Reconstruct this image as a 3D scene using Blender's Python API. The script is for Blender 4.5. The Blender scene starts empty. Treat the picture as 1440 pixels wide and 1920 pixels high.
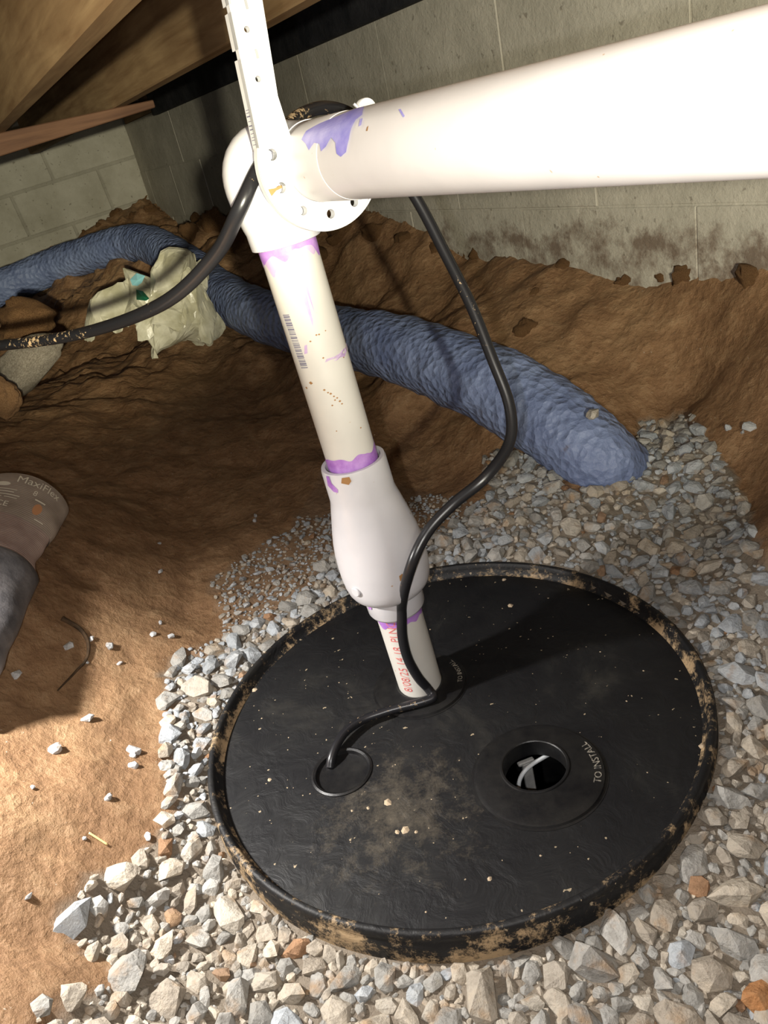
import bpy, bmesh, math, random
import numpy as np
from mathutils import Vector, Matrix, noise as mnoise

random.seed(7); rng = np.random.default_rng(7)
scene = bpy.context.scene
COL = scene.collection

# ------------------------------------------------------------------ camera
F = 1442.0; PITCH = .4747; ROLL = .2422
C = np.array([-.0185, -.6348, .5609])
fw = np.array([0, math.cos(PITCH), -math.sin(PITCH)]); up0 = np.array([0, math.sin(PITCH), math.cos(PITCH)])
CX = math.cos(ROLL) * np.array([1., 0, 0]) - math.sin(ROLL) * up0
CU = math.sin(ROLL) * np.array([1., 0, 0]) + math.cos(ROLL) * up0
cam = bpy.data.cameras.new('camera'); camo = bpy.data.objects.new('camera', cam); COL.objects.link(camo)
m3 = Matrix((CX, CU, -fw)).transposed()
camo.matrix_world = Matrix.Translation(C) @ m3.to_4x4()
cam.sensor_fit = 'HORIZONTAL'; cam.sensor_width = 36; cam.lens = 36 * F / 1440
cam.clip_start = .01; cam.clip_end = 50
scene.camera = camo

# ------------------------------------------------------------------ light and exposure
vs = scene.view_settings
vs.view_transform = 'Standard'; vs.look = 'None'; vs.exposure = 0; vs.gamma = 1; vs.use_curve_mapping = False
world = bpy.data.worlds.new('world'); scene.world = world; world.use_nodes = True
bg = world.node_tree.nodes['Background']; bg.inputs[0].default_value = (.9, .95, 1, 1); bg.inputs[1].default_value = .05

def aim(o, target):
    d = Vector(target) - o.location
    o.rotation_euler = d.to_track_quat('-Z', 'Y').to_euler()
def ray(a, b): return fw + (a - 720) / F * CX - (b - 960) / F * CU
def at(a, b, d): return C + ray(a, b) * d
def atz(a, b, z):
    q = ray(a, b); return C + q * (z - C[2]) / q[2]
def on_plane(a, b, p0, n):
    q = ray(a, b); return C + q * (np.dot(np.array(p0) - C, n) / np.dot(q, n))
def project(P):
    d = np.asarray(P, float) - C; w = d @ fw
    return 720 + F * (d @ CX) / w, 960 - F * (d @ CU) / w, w

# phone torch beside the lens
fl = bpy.data.lights.new('phone_flash', 'POINT'); fl.energy = 13; fl.color = (1, .975, .95); fl.shadow_soft_size = .004
flo = bpy.data.objects.new('phone_flash', fl); COL.objects.link(flo)
flo.location = Vector(C - CX * .028 - CU * .02)
# the head torch of the person taking the picture, behind the phone: a narrow beam to the far corner and a wide flood
TORCH = Vector(C - fw * .45 + CX * .145 - CU * .18)
def spot(name, loc, target, watt, deg, col, size):
    l = bpy.data.lights.new(name, 'SPOT'); l.energy = watt; l.color = col; l.shadow_soft_size = size
    l.spot_size = math.radians(deg); l.spot_blend = 1.0
    o = bpy.data.objects.new(name, l); COL.objects.link(o); o.location = loc; aim(o, target); return o
spot('head_torch_beam', TORCH, at(105, 395, 3.2), 260, 25, (1, .93, .70), .012)
spot('head_torch_flood', TORCH, at(1080, -60, 1.3), 120, 58, (1, .94, .74), .012)
# a work lamp standing on the soil beyond the glove, shining across the near ground
spot('work_lamp', Vector(at(-450, 1150, .62)) + Vector((0, 0, .13)), atz(110, 1560, .06), 40, 116, (1, .965, .92), .02)

# ------------------------------------------------------------------ helpers
DD = np.array([-.411, .912, 0]); DD /= np.linalg.norm(DD)      # joists, discharge run and right wall follow this
NN = np.array([DD[1], -DD[0], 0])                               # across, towards the right wall
def cdn(d, n, z): return np.array([C[0], C[1], 0]) + DD * d + NN * n + np.array([0, 0, z])

def tag(o, label=None, cat=None, group=None, kind=None):
    if label: o['label'] = label
    if cat: o['category'] = cat
    if group: o['group'] = group
    if kind: o['kind'] = kind
    return o
def mesh_obj(name, verts, faces, mat, parent=None, smooth=False, local=False):
    me = bpy.data.meshes.new(name)
    me.from_pydata([tuple(map(float, v)) for v in verts], [], [tuple(map(int, f)) for f in faces]); me.update()
    return link_mesh(name, me, mat, parent, smooth, local)
def link_mesh(name, me, mat, parent=None, smooth=False, local=False):
    if smooth:
        me.polygons.foreach_set('use_smooth', [True] * len(me.polygons))
    if mat is not None:
        me.materials.clear(); me.materials.append(mat)
    o = bpy.data.objects.new(name, me); COL.objects.link(o)
    if parent is not None:
        o.parent = parent
        if not local: o.matrix_parent_inverse = WM(parent).inverted()
    return o
def WM(o):
    m = Matrix.LocRotScale(o.location, o.rotation_euler, o.scale)
    if o.parent: return WM(o.parent) @ o.matrix_parent_inverse @ m
    return m
def empty(name, loc):
    o = bpy.data.objects.new(name, None); COL.objects.link(o); o.location = Vector(loc); o.empty_display_size = .02
    return o
def from_bm(name, bm, mat, parent=None, smooth=False, local=False):
    me = bpy.data.meshes.new(name); bm.normal_update(); bm.to_mesh(me); bm.free()
    return link_mesh(name, me, mat, parent, smooth, local)
def auto_smooth(o, deg=35):
    me = o.data
    me.polygons.foreach_set('use_smooth', [True] * len(me.polygons))
    bm = bmesh.new(); bm.from_mesh(me)
    for e in bm.edges:
        if len(e.link_faces) == 2 and e.calc_face_angle(0) > math.radians(deg): e.smooth = False
    bm.to_mesh(me); bm.free()
    return o
def frame_of(axis):
    a = np.array(axis, float); a /= np.linalg.norm(a)
    r = np.array([1., 0, 0]) if abs(a[0]) < .8 else np.array([0, 1., 0])
    x = r - a * (r @ a); x /= np.linalg.norm(x); y = np.cross(a, x)
    return x, y, a
def catmull(pts, n=8):
    P = np.array(pts, float); out = []
    P = np.vstack([2 * P[0] - P[1], P, 2 * P[-1] - P[-2]])
    for i in range(1, len(P) - 2):
        for k in range(n):
            t = k / n
            a, b, c, d = P[i - 1], P[i], P[i + 1], P[i + 2]
            out.append(.5 * ((2 * b) + (-a + c) * t + (2 * a - 5 * b + 4 * c - d) * t * t + (-a + 3 * b - 3 * c + d) * t ** 3))
    out.append(P[-2]); return np.array(out)
def sweep(pts, rad, n=16, cap=True, disp=None):
    """tube along pts; rad scalar or list; parallel-transported frame"""
    P = np.array(pts, float); m = len(P); R = np.broadcast_to(np.array(rad, float), (m,))
    T = np.gradient(P, axis=0); T /= np.linalg.norm(T, axis=1)[:, None]
    x, y, _ = frame_of(T[0]); V = []; Fc = []
    for i in range(m):
        x = x - T[i] * (x @ T[i]); x /= np.linalg.norm(x); y = np.cross(T[i], x)
        for k in range(n):
            a = 2 * math.pi * k / n
            r = R[i] * (1 + (disp(i, a, P[i]) if disp else 0))
            V.append(P[i] + r * (math.cos(a) * x + math.sin(a) * y))
    for i in range(m - 1):
        for k in range(n):
            k2 = (k + 1) % n
            Fc.append((i * n + k, i * n + k2, (i + 1) * n + k2, (i + 1) * n + k))
    if cap:
        Fc.append(tuple(range(n - 1, -1, -1))); Fc.append(tuple((m - 1) * n + k for k in range(n)))
    return V, Fc
def lathe(profile, n=64, p0=(0, 0, 0), axis=(0, 0, 1), closed=False):
    """profile [(r, h)...] revolved about axis through p0"""
    x, y, a = frame_of(axis); p0 = np.array(p0, float); V = []; Fc = []
    m = len(profile)
    for (r, h) in profile:
        for k in range(n):
            t = 2 * math.pi * k / n
            V.append(p0 + a * h + max(r, 1e-5) * (math.cos(t) * x + math.sin(t) * y))
    for i in range(m if closed else m - 1):
        j = (i + 1) % m
        for k in range(n):
            k2 = (k + 1) % n
            Fc.append((i * n + k, i * n + k2, j * n + k2, j * n + k))
    return V, Fc
def box_pts(o, ex, ey, ez):
    o, ex, ey, ez = [np.array(q, float) for q in (o, ex, ey, ez)]
    V = [o + i * ex + j * ey + k * ez for k in (0, 1) for j in (0, 1) for i in (0, 1)]
    Fc = [(0, 2, 3, 1), (4, 5, 7, 6), (0, 1, 5, 4), (2, 6, 7, 3), (0, 4, 6, 2), (1, 3, 7, 5)]
    if np.dot(np.cross(ex, ey), ez) < 0: Fc = [f[::-1] for f in Fc]
    return V, Fc
def bevel(o, w, seg=2):
    bm = bmesh.new(); bm.from_mesh(o.data)
    bmesh.ops.bevel(bm, geom=bm.edges[:], offset=w, segments=seg, affect='EDGES', profile=.6)
    bm.to_mesh(o.data); bm.free(); return o
def boolean(o, cutters):
    """cut solids out of o (mesh is replaced)"""
    for c in cutters:
        md = o.modifiers.new('b', 'BOOLEAN'); md.operation = 'DIFFERENCE'; md.object = c; md.solver = 'EXACT'
    bpy.context.view_layer.update()
    dg = bpy.context.evaluated_depsgraph_get()
    me = bpy.data.meshes.new_from_object(o.evaluated_get(dg))
    o.modifiers.clear(); old = o.data; nm = old.name; o.data = me; bpy.data.meshes.remove(old); me.name = nm
    for c in cutters:
        d = c.data; bpy.data.objects.remove(c); bpy.data.meshes.remove(d)
    return o
def text_mesh(s, size, font_shear=0):
    cu = bpy.data.curves.new('t', 'FONT'); cu.body = s; cu.size = size; cu.resolution_u = 3; cu.shear = font_shear
    o = bpy.data.objects.new('t', cu); COL.objects.link(o); bpy.context.view_layer.update()
    me = bpy.data.meshes.new_from_object(o.evaluated_get(bpy.context.evaluated_depsgraph_get()))
    bm = bmesh.new(); bm.from_mesh(me); bmesh.ops.triangulate(bm, faces=bm.faces[:])
    for _ in range(4):
        L = [e for e in bm.edges if e.calc_length() > .0022]
        if L: bmesh.ops.subdivide_edges(bm, edges=L, cuts=1); bmesh.ops.triangulate(bm, faces=bm.faces[:])
    bm.to_mesh(me); bm.free()
    V = np.array([v.co[:] for v in me.vertices]); Fc = [tuple(p.vertices) for p in me.polygons]
    bpy.data.objects.remove(o); bpy.data.curves.remove(cu); bpy.data.meshes.remove(me)
    return V, Fc

# value noise on arrays
def vnoise(x, y, seed):
    xi = np.floor(x).astype(np.int64); yi = np.floor(y).astype(np.int64); fx = x - xi; fy = y - yi
    fx = fx * fx * (3 - 2 * fx); fy = fy * fy * (3 - 2 * fy)
    def h(a, b):
        k = (a * 374761393 + b * 668265263 + seed * 982451653) & 0x7fffffff
        k = ((k ^ (k >> 13)) * 1274126177) & 0x7fffffff
        return ((k ^ (k >> 16)) & 0xffff) / 65535.
    return (h(xi, yi) * (1 - fx) + h(xi + 1, yi) * fx) * (1 - fy) + (h(xi, yi + 1) * (1 - fx) + h(xi + 1, yi + 1) * fx) * fy
def fbm(x, y, f, octs, seed, gain=.5):
    s = 0; a = 1; t = 0
    for k in range(octs):
        s = s + a * (vnoise(x * f + 17.3 * k, y * f + 5.1 * k, seed + k) - .5); t += a; a *= gain; f *= 2.03
    return s / t

# ------------------------------------------------------------------ materials
def newmat(name):
    m = bpy.data.materials.new(name); m.use_nodes = True
    nt = m.node_tree; b = nt.nodes['Principled BSDF']
    return m, nt, b
def lnk(nt, a, b): nt.links.new(a, b)
def ramp(nt, fac, stops):
    r = nt.nodes.new('ShaderNodeValToRGB'); e = r.color_ramp.elements
    while len(e) < len(stops): e.new(.5)
    for q, (p, c) in zip(e, stops): q.position = p; q.color = (*c, 1)
    lnk(nt, fac, r.inputs[0]); return r.outputs[0]
def tex(nt, kind, vec, **kw):
    n = nt.nodes.new('ShaderNodeTex' + kind)
    for k, v in kw.items():
        if k in ('noise_type', 'feature', 'wave_type', 'bands_direction', 'distance'): setattr(n, k, v)
        else: n.inputs[k].default_value = v
    lnk(nt, vec, n.inputs['Vector']); return n
def mixc(nt, fac, a, b, blend='MIX'):
    n = nt.nodes.new('ShaderNodeMix'); n.data_type = 'RGBA'; n.blend_type = blend
    for s, v in ((n.inputs['Factor'], fac), (n.inputs['A'], a), (n.inputs['B'], b)):
        if hasattr(v, 'is_linked'): lnk(nt, v, s)
        elif isinstance(v, tuple): s.default_value = (*v, 1)
        else: s.default_value = v
    return n.outputs['Result']
def bump(nt, b, h, strength, dist, prev=None):
    n = nt.nodes.new('ShaderNodeBump'); n.inputs['Strength'].default_value = strength; n.inputs['Distance'].default_value = dist
    lnk(nt, h, n.inputs['Height'])
    if prev is not None: lnk(nt, prev, n.inputs['Normal'])
    lnk(nt, n.outputs[0], b.inputs['Normal']); return n.outputs[0]
def coord(nt, kind='Object', rnd=False):
    t = nt.nodes.new('ShaderNodeTexCoord'); o = t.outputs[kind]
    if rnd:
        oi = nt.nodes.new('ShaderNodeObjectInfo'); v = nt.nodes.new('ShaderNodeVectorMath'); v.operation = 'ADD'
        s = nt.nodes.new('ShaderNodeVectorMath'); s.operation = 'SCALE'; s.inputs['Scale'].default_value = 37.
        cb = nt.nodes.new('ShaderNodeCombineXYZ'); lnk(nt, oi.outputs['Random'], cb.inputs[0]); lnk(nt, oi.outputs['Random'], cb.inputs[1])
        lnk(nt, cb.outputs[0], s.inputs[0]); lnk(nt, o, v.inputs[0]); lnk(nt, s.outputs[0], v.inputs[1]); o = v.outputs[0]
    return o
def geopos(nt):
    return nt.nodes.new('ShaderNodeNewGeometry').outputs['Position']
def plain(name, col, rough=.5, spec=.5, metal=0):
    m, nt, b = newmat(name); b.inputs['Base Color'].default_value = (*col, 1); b.inputs['Roughness'].default_value = rough
    b.inputs['Specular IOR Level'].default_value = spec; b.inputs['Metallic'].default_value = metal
    return m
def mottled(name, c1, c2, scale, rough=.5, spec=.4, bmp=0, bdist=.001, detail=6, specks=None, speck_scale=200, speck_thr=.72, rnd=False, lo=.35, hi=.65, bscale=None, fac_w=None):
    m, nt, b = newmat(name); v = coord(nt, 'Object', True) if rnd else geopos(nt)
    n = tex(nt, 'Noise', v, Scale=scale, Detail=detail, Roughness=.6)
    col = ramp(nt, n.outputs['Fac'], [(lo, c1), (hi, c2)])
    if specks:
        s = tex(nt, 'Noise', v, Scale=speck_scale, Detail=2.)
        f = ramp(nt, s.outputs['Fac'], [(speck_thr, (0, 0, 0)), (speck_thr + .03, (1, 1, 1))])
        col = mixc(nt, f, col, specks)
    lnk(nt, col, b.inputs['Base Color']); b.inputs['Roughness'].default_value = rough; b.inputs['Specular IOR Level'].default_value = spec
    if bmp:
        n2 = tex(nt, 'Noise', v, Scale=bscale or scale * 3, Detail=8., Roughness=.65)
        bump(nt, b, n2.outputs['Fac'], bmp, bdist)
    return m

M = {}
# soil: brown clay, wetter and paler smears, gravel bed by attribute
def soil_mat():
    m, nt, b = newmat('soil'); v = geopos(nt)
    n1 = tex(nt, 'Noise', v, Scale=5., Detail=8., Roughness=.62)
    n2 = tex(nt, 'Noise', v, Scale=38., Detail=8., Roughness=.7)
    n3 = tex(nt, 'Noise', v, Scale=160., Detail=4., Roughness=.7)
    c = ramp(nt, n1.outputs['Fac'], [(.3, (.16, .083, .038)), (.5, (.265, .148, .072)), (.68, (.40, .25, .13))])
    c2 = ramp(nt, n2.outputs['Fac'], [(.3, (.11, .055, .024)), (.5, (.24, .135, .065)), (.7, (.42, .28, .155))])
    col = mixc(nt, .5, c, c2)
    sp = ramp(nt, n3.outputs['Fac'], [(.685, (0, 0, 0)), (.72, (1, 1, 1))])
    col = mixc(nt, sp, col, (.55, .48, .39))
    a = nt.nodes.new('ShaderNodeAttribute'); a.attribute_name = 'bed'
    col = mixc(nt, a.outputs['Fac'], col, (.20, .165, .125))
    lnk(nt, col, b.inputs['Base Color'])
    r = ramp(nt, n2.outputs['Fac'], [(.35, (.75,) * 3), (.65, (.5,) * 3)]); lnk(nt, r, b.inputs['Roughness'])
    b.inputs['Specular IOR Level'].default_value = .35
    p = bump(nt, b, n2.outputs['Fac'], .7, .012)
    vo = tex(nt, 'Voronoi', v, Scale=90.)
    p = bump(nt, b, vo.outputs['Distance'], .35, .004, p)
    bump(nt, b, n3.outputs['Fac'], .5, .003, p)
    return m
M['soil'] = soil_mat()
M['clod'] = mottled('clod', (.12, .058, .022), (.34, .19, .085), 30, .8, .2, .9, .006, rnd=True, bscale=90)
M['clod_orange'] = mottled('clod_orange', (.20, .10, .04), (.44, .26, .13), 25, .65, .35, .8, .005, rnd=True, bscale=80)
M['slab'] = mottled('slab', (.20, .17, .13), (.40, .36, .29), 22, .8, .25, .8, .006, rnd=True, bscale=70)
def stone_mat(name, attr):
    m, nt, b = newmat(name); v = geopos(nt)
    if attr:
        a = nt.nodes.new('ShaderNodeAttribute'); a.attribute_name = 'tint'; base = a.outputs['Color']
    else:
        base = nt.nodes.new('ShaderNodeObjectInfo').outputs['Color']
    n = tex(nt, 'Noise', v, Scale=70., Detail=8., Roughness=.7)
    k = ramp(nt, n.outputs['Fac'], [(.28, (.55, .53, .50)), (.5, (.95, .94, .93)), (.75, (1.12, 1.06, .98))])
    col = mixc(nt, 1., base, k, 'MULTIPLY')
    n4 = tex(nt, 'Noise', v, Scale=45., Detail=5.)
    dirt = ramp(nt, n4.outputs['Fac'], [(.56, (0, 0, 0)), (.72, (.75, .75, .75))])
    col = mixc(nt, dirt, col, (.33, .21, .11))
    lnk(nt, col, b.inputs['Base Color']); b.inputs['Roughness'].default_value = .72; b.inputs['Specular IOR Level'].default_value = .3
    n2 = tex(nt, 'Noise', v, Scale=75., Detail=8., Roughness=.62); bump(nt, b, n2.outputs['Fac'], .8, .008)
    return m
M['stone'] = stone_mat('stone', False); M['stone_bed'] = stone_mat('stone_bed', True)
# white pvc
def pvc_mat(name, col, rough):
    m, nt, b = newmat(name); v = geopos(nt)
    n = tex(nt, 'Noise', v, Scale=25., Detail=6.)
    c = ramp(nt, n.outputs['Fac'], [(.25, tuple(q * .92 for q in col)), (.6, col)])
    s = tex(nt, 'Noise', v, Scale=130., Detail=2.); f = ramp(nt, s.outputs['Fac'], [(.75, (0, 0, 0)), (.78, (.8, .8, .8))])
    lnk(nt, mixc(nt, f, c, (.42, .26, .13)), b.inputs['Base Color'])
    b.inputs['Roughness'].default_value = rough; b.inputs['Specular IOR Level'].default_value = .45
    return m
M['pvc'] = pvc_mat('pvc', (.62, .60, .55), .42)
M['pvc_fit'] = pvc_mat('pvc_fitting', (.60, .592, .61), .26)
M['pvc_run'] = pvc_mat('pvc_run', (.64, .615, .615), .38)
M['hanger'] = plain('hanger_plastic', (.74, .74, .735), .4)
def primer_mat(name, a, bcol):
    m = mottled(name, a, bcol, 60, .35, .4, lo=.3, hi=.7); return m
M['primer'] = primer_mat('purple_primer', (.26, .08, .42), (.52, .30, .66))
M['primer_pale'] = primer_mat('pale_primer', (.46, .32, .54), (.58, .47, .60))
M['primer_blue'] = primer_mat('blue_violet_primer', (.20, .18, .62), (.42, .38, .74))
M['print_red'] = plain('red_print', (.62, .16, .15), .6)
M['print_grey'] = plain('grey_print', (.16, .15, .22), .6)
M['print_white'] = plain('white_print', (.85, .80, .66), .7)
M['print_orange'] = plain('orange_print', (.62, .30, .14), .7)
M['rust_dirt'] = plain('mud_smear', (.33, .17, .06), .8)
# cord
def cord_mat():
    m, nt, b = newmat('black_rubber'); v = geopos(nt)
    n = tex(nt, 'Noise', v, Scale=190., Detail=5., Roughness=.7); w = tex(nt, 'Noise', v, Scale=6., Detail=2.)
    add = nt.nodes.new('ShaderNodeMath'); add.operation = 'ADD'; lnk(nt, n.outputs['Fac'], add.inputs[0]); lnk(nt, w.outputs['Fac'], add.inputs[1])
    f = ramp(nt, add.outputs[0], [(.0, (0, 0, 0)), (1, (1, 1, 1))])
    f = ramp(nt, f, [(.0, (0, 0, 0)), (1., (1, 1, 1))])
    mm = nt.nodes.new('ShaderNodeMapRange'); mm.inputs[1].default_value = 1.15; mm.inputs[2].default_value = 1.20; lnk(nt, add.outputs[0], mm.inputs[0])
    lnk(nt, mixc(nt, mm.outputs[0], (.012, .012, .014), (.42, .30, .17)), b.inputs['Base Color'])
    rr = nt.nodes.new('ShaderNodeMapRange'); rr.inputs[3].default_value = .33; rr.inputs[4].default_value = .85; lnk(nt, mm.outputs[0], rr.inputs[0])
    lnk(nt, rr.outputs[0], b.inputs['Roughness']); return m
M['cord'] = cord_mat()
# black polyethylene lid: matt black with dust and mud
def lid_mat(name, mud):
    m, nt, b = newmat(name); v = geopos(nt)
    n = tex(nt, 'Noise', v, Scale=9., Detail=8., Roughness=.65, Distortion=.6)
    c = ramp(nt, n.outputs['Fac'], [(.38, (.005, .005, .006)), (.55, (.009, .009, .0095)), (.75, (.032, .030, .026))])
    s = tex(nt, 'Noise', v, Scale=150., Detail=2.); f = ramp(nt, s.outputs['Fac'], [(.735, (0, 0, 0)), (.75, (1, 1, 1))])
    col = mixc(nt, f, c, (.30, .24, .16))
    if mud:
        n2 = tex(nt, 'Noise', v, Scale=24., Detail=10., Roughness=.82)
        sp = nt.nodes.new('ShaderNodeSeparateXYZ'); lnk(nt, v, sp.inputs[0])
        mr = nt.nodes.new('ShaderNodeMapRange'); mr.inputs[1].default_value = .0; mr.inputs[2].default_value = -.045; mr.inputs[3].default_value = -.03; mr.inputs[4].default_value = .09
        lnk(nt, sp.outputs[2], mr.inputs[0])
        ad = nt.nodes.new('ShaderNodeMath'); lnk(nt, n2.outputs['Fac'], ad.inputs[0]); lnk(nt, mr.outputs[0], ad.inputs[1])
        fm = ramp(nt, ad.outputs[0], [(.50, (0, 0, 0)), (.585, (1, 1, 1))])
        col = mixc(nt, fm, col, (.38, .27, .155))
    else:
        # dried dust splash in the middle of the plate
        d = nt.nodes.new('ShaderNodeVectorMath'); d.operation = 'DISTANCE'; lnk(nt, v, d.inputs[0]); d.inputs[1].default_value = (-.075, -.115, -.016)
        mr = nt.nodes.new('ShaderNodeMapRange'); mr.inputs[1].default_value = .0; mr.inputs[2].default_value = .13; mr.inputs[3].default_value = .22; mr.inputs[4].default_value = -.05; lnk(nt, d.outputs['Value'], mr.inputs[0])
        n2 = tex(nt, 'Noise', v, Scale=38., Detail=10., Roughness=.85)
        ad = nt.nodes.new('ShaderNodeMath'); lnk(nt, n2.outputs['Fac'], ad.inputs[0]); lnk(nt, mr.outputs[0], ad.inputs[1])
        fm = ramp(nt, ad.outputs[0], [(.58, (0, 0, 0)), (.85, (.5, .5, .5)), (.93, (1, 1, 1))])
        col = mixc(nt, fm, col, (.15, .125, .09))
    lnk(nt, col, b.inputs['Base Color'])
    b.inputs['Roughness'].default_value = .55; b.inputs['Specular IOR Level'].default_value = .35
    n3 = tex(nt, 'Noise', v, Scale=34., Detail=7., Roughness=.6, Distortion=1.2); bump(nt, b, n3.outputs['Fac'], .45, .004)
    return m
M['lid'] = lid_mat('black_lid_plastic', False); M['rim'] = lid_mat('muddy_black_rim', True)
M['black'] = mottled('black_plastic', (.004, .004, .005), (.013, .0125, .012), 40, .42, .4, .2, .002)
M['pump_grey'] = mottled('dull_grey_metal', (.2, .2, .2), (.34, .34, .32), 60, .4, .5)
M['wire_pale'] = plain('pale_wire', (.55, .58, .6), .4)
# blue sock
def blue_mat():
    m, nt, b = newmat('blue_filter_sock'); v = geopos(nt)
    n = tex(nt, 'Noise', v, Scale=14., Detail=6.); c = ramp(nt, n.outputs['Fac'], [(.3, (.105, .14, .265)), (.7, (.21, .265, .43))])
    s = tex(nt, 'Noise', v, Scale=9., Detail=7., Roughness=.7); f = ramp(nt, s.outputs['Fac'], [(.63, (0, 0, 0)), (.72, (.7, .7, .7))])
    lnk(nt, mixc(nt, f, c, (.15, .10, .06)), b.inputs['Base Color'])
    b.inputs['Roughness'].default_value = .55; b.inputs['Specular IOR Level'].default_value = .5
    vo = tex(nt, 'Voronoi', v, Scale=75.); p = bump(nt, b, vo.outputs['Distance'], .55, .008)
    n2 = tex(nt, 'Noise', v, Scale=110., Detail=5.); bump(nt, b, n2.outputs['Fac'], .5, .006, p)
    return m
M['blue'] = blue_mat()
def block_mat(name, c1, c2, stain):
    m, nt, b = newmat(name); v = geopos(nt)
    n = tex(nt, 'Noise', v, Scale=7., Detail=9., Roughness=.7); c = ramp(nt, n.outputs['Fac'], [(.3, c1), (.7, c2)])
    s = tex(nt, 'Noise', v, Scale=75., Detail=3.); f = ramp(nt, s.outputs['Fac'], [(.66, (0, 0, 0)), (.72, (.6, .6, .6))])
    c = mixc(nt, f, c, (.16, .14, .11))
    if stain:
        sp = nt.nodes.new('ShaderNodeSeparateXYZ'); lnk(nt, v, sp.inputs[0])
        mr = nt.nodes.new('ShaderNodeMapRange'); mr.inputs[1].default_value = .42; mr.inputs[2].default_value = .27; mr.inputs[3].default_value = -.35; mr.inputs[4].default_value = .10; lnk(nt, sp.outputs[2], mr.inputs[0])
        n2 = tex(nt, 'Noise', v, Scale=16., Detail=8., Roughness=.72)
        ad = nt.nodes.new('ShaderNodeMath'); lnk(nt, n2.outputs['Fac'], ad.inputs[0]); lnk(nt, mr.outputs[0], ad.inputs[1])
        fm = ramp(nt, ad.outputs[0], [(.50, (0, 0, 0)), (.68, (.85, .85, .85))]); c = mixc(nt, fm, c, (.15, .105, .075))
    lnk(nt, c, b.inputs['Base Color']); b.inputs['Roughness'].default_value = .9; b.inputs['Specular IOR Level'].default_value = .15
    n3 = tex(nt, 'Noise', v, Scale=120., Detail=8., Roughness=.7); p = bump(nt, b, n3.outputs['Fac'], .6, .004)
    n4 = tex(nt, 'Noise', v, Scale=24., Detail=5.); bump(nt, b, n4.outputs['Fac'], .3, .008, p)
    return m
M['block'] = block_mat('concrete_block', (.36, .34, .27), (.52, .50, .42), False)
M['block_stained'] = block_mat('stained_concrete_block', (.36, .34, .28), (.54, .51, .43), True)
M['mortar'] = block_mat('mortar', (.28, .265, .215), (.42, .40, .33), False)
def wood_mat(name, c1, c2, axis):
    m, nt, b = newmat(name); v = geopos(nt)
    mp = nt.nodes.new('ShaderNodeMapping'); lnk(nt, v, mp.inputs[0])
    ang = math.atan2(axis[1], axis[0]); mp.vector_type = 'TEXTURE'; mp.inputs['Rotation'].default_value = (0, 0, ang); mp.inputs['Scale'].default_value = (14, 1, 1)
    n = tex(nt, 'Noise', mp.outputs[0], Scale=55., Detail=6., Roughness=.6, Distortion=.4)
    c = ramp(nt, n.outputs['Fac'], [(.3, c1), (.68, c2)])
    n2 = tex(nt, 'Noise', v, Scale=6., Detail=4.); k = ramp(nt, n2.outputs['Fac'], [(.3, (.75, .72, .7)), (.7, (1, 1, 1))])
    lnk(nt, mixc(nt, 1., c, k, 'MULTIPLY'), b.inputs['Base Color']); b.inputs['Roughness'].default_value = .75; b.inputs['Specular IOR Level'].default_value = .25
    bump(nt, b, n.outputs['Fac'], .3, .002); return m
M['joist'] = wood_mat('joist_wood', (.28, .17, .08), (.50, .345, .18), DD)
M['rimwood'] = wood_mat('rim_wood', (.085, .042, .025), (.17, .09, .05), NN)
M['sill'] = wood_mat('sill_wood', (.26, .16, .08), (.42, .28, .15), DD)
M['subfloor'] = mottled('subfloor', (.13, .085, .05), (.25, .17, .10), 9, .85, .2, .3, .003)
M['shade'] = mottled('black_shade', (.010, .011, .014), (.03, .03, .034), 14, .8, .2, .5, .01)  # near-black colour for the painted shade under the joist

# ------------------------------------------------------------------ walls
W_N = 1.0; W_D = 4.0            # right wall and back wall, measured from the camera foot
wall_r = empty('wall_right', cdn(0, W_N, 0)); tag(wall_r, kind='structure')
wall_b = empty('wall_back', cdn(W_D, 0, 0)); tag(wall_b, kind='structure')
V, Fc = box_pts(cdn(-1.2, W_N + .0018, -.15), DD * (W_D + 1.2), NN * .17, (0, 0, .885))
mesh_obj('mortar_bed', V, Fc, M['block_stained'], wall_r)
def block(origin, ex, ey, ez, mat, parent):
    V, Fc = box_pts(origin, ex, ey, ez); o = mesh_obj('block', V, Fc, mat, parent)
    bevel(o, .0012 if parent is wall_r else .004, 1); return o
J = .003; BL = .4064; BH = .2032
s_joint = float((on_plane(935, 60, cdn(0, W_N, 0), NN) - C) @ DD)
z_joint = .331
for c in range(-2, 2):
    z0 = z_joint + BH * c + (0)
    off = s_joint + (BL / 2 if c % 2 == 0 else 0)
    for k in range(-5, 10):
        d0 = off + BL * k; d1 = d0 + BL - J
        d0 = max(d0, -1.2); d1 = min(d1, W_D - .004)
        if d1 - d0 < .03: continue
        jit = random.uniform(-.0018, .0018)
        block(cdn(d0, W_N + jit, z0 + J * .5), DD * (d1 - d0), NN * .15, (0, 0, BH - J), M['block_stained'], wall_r)
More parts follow.
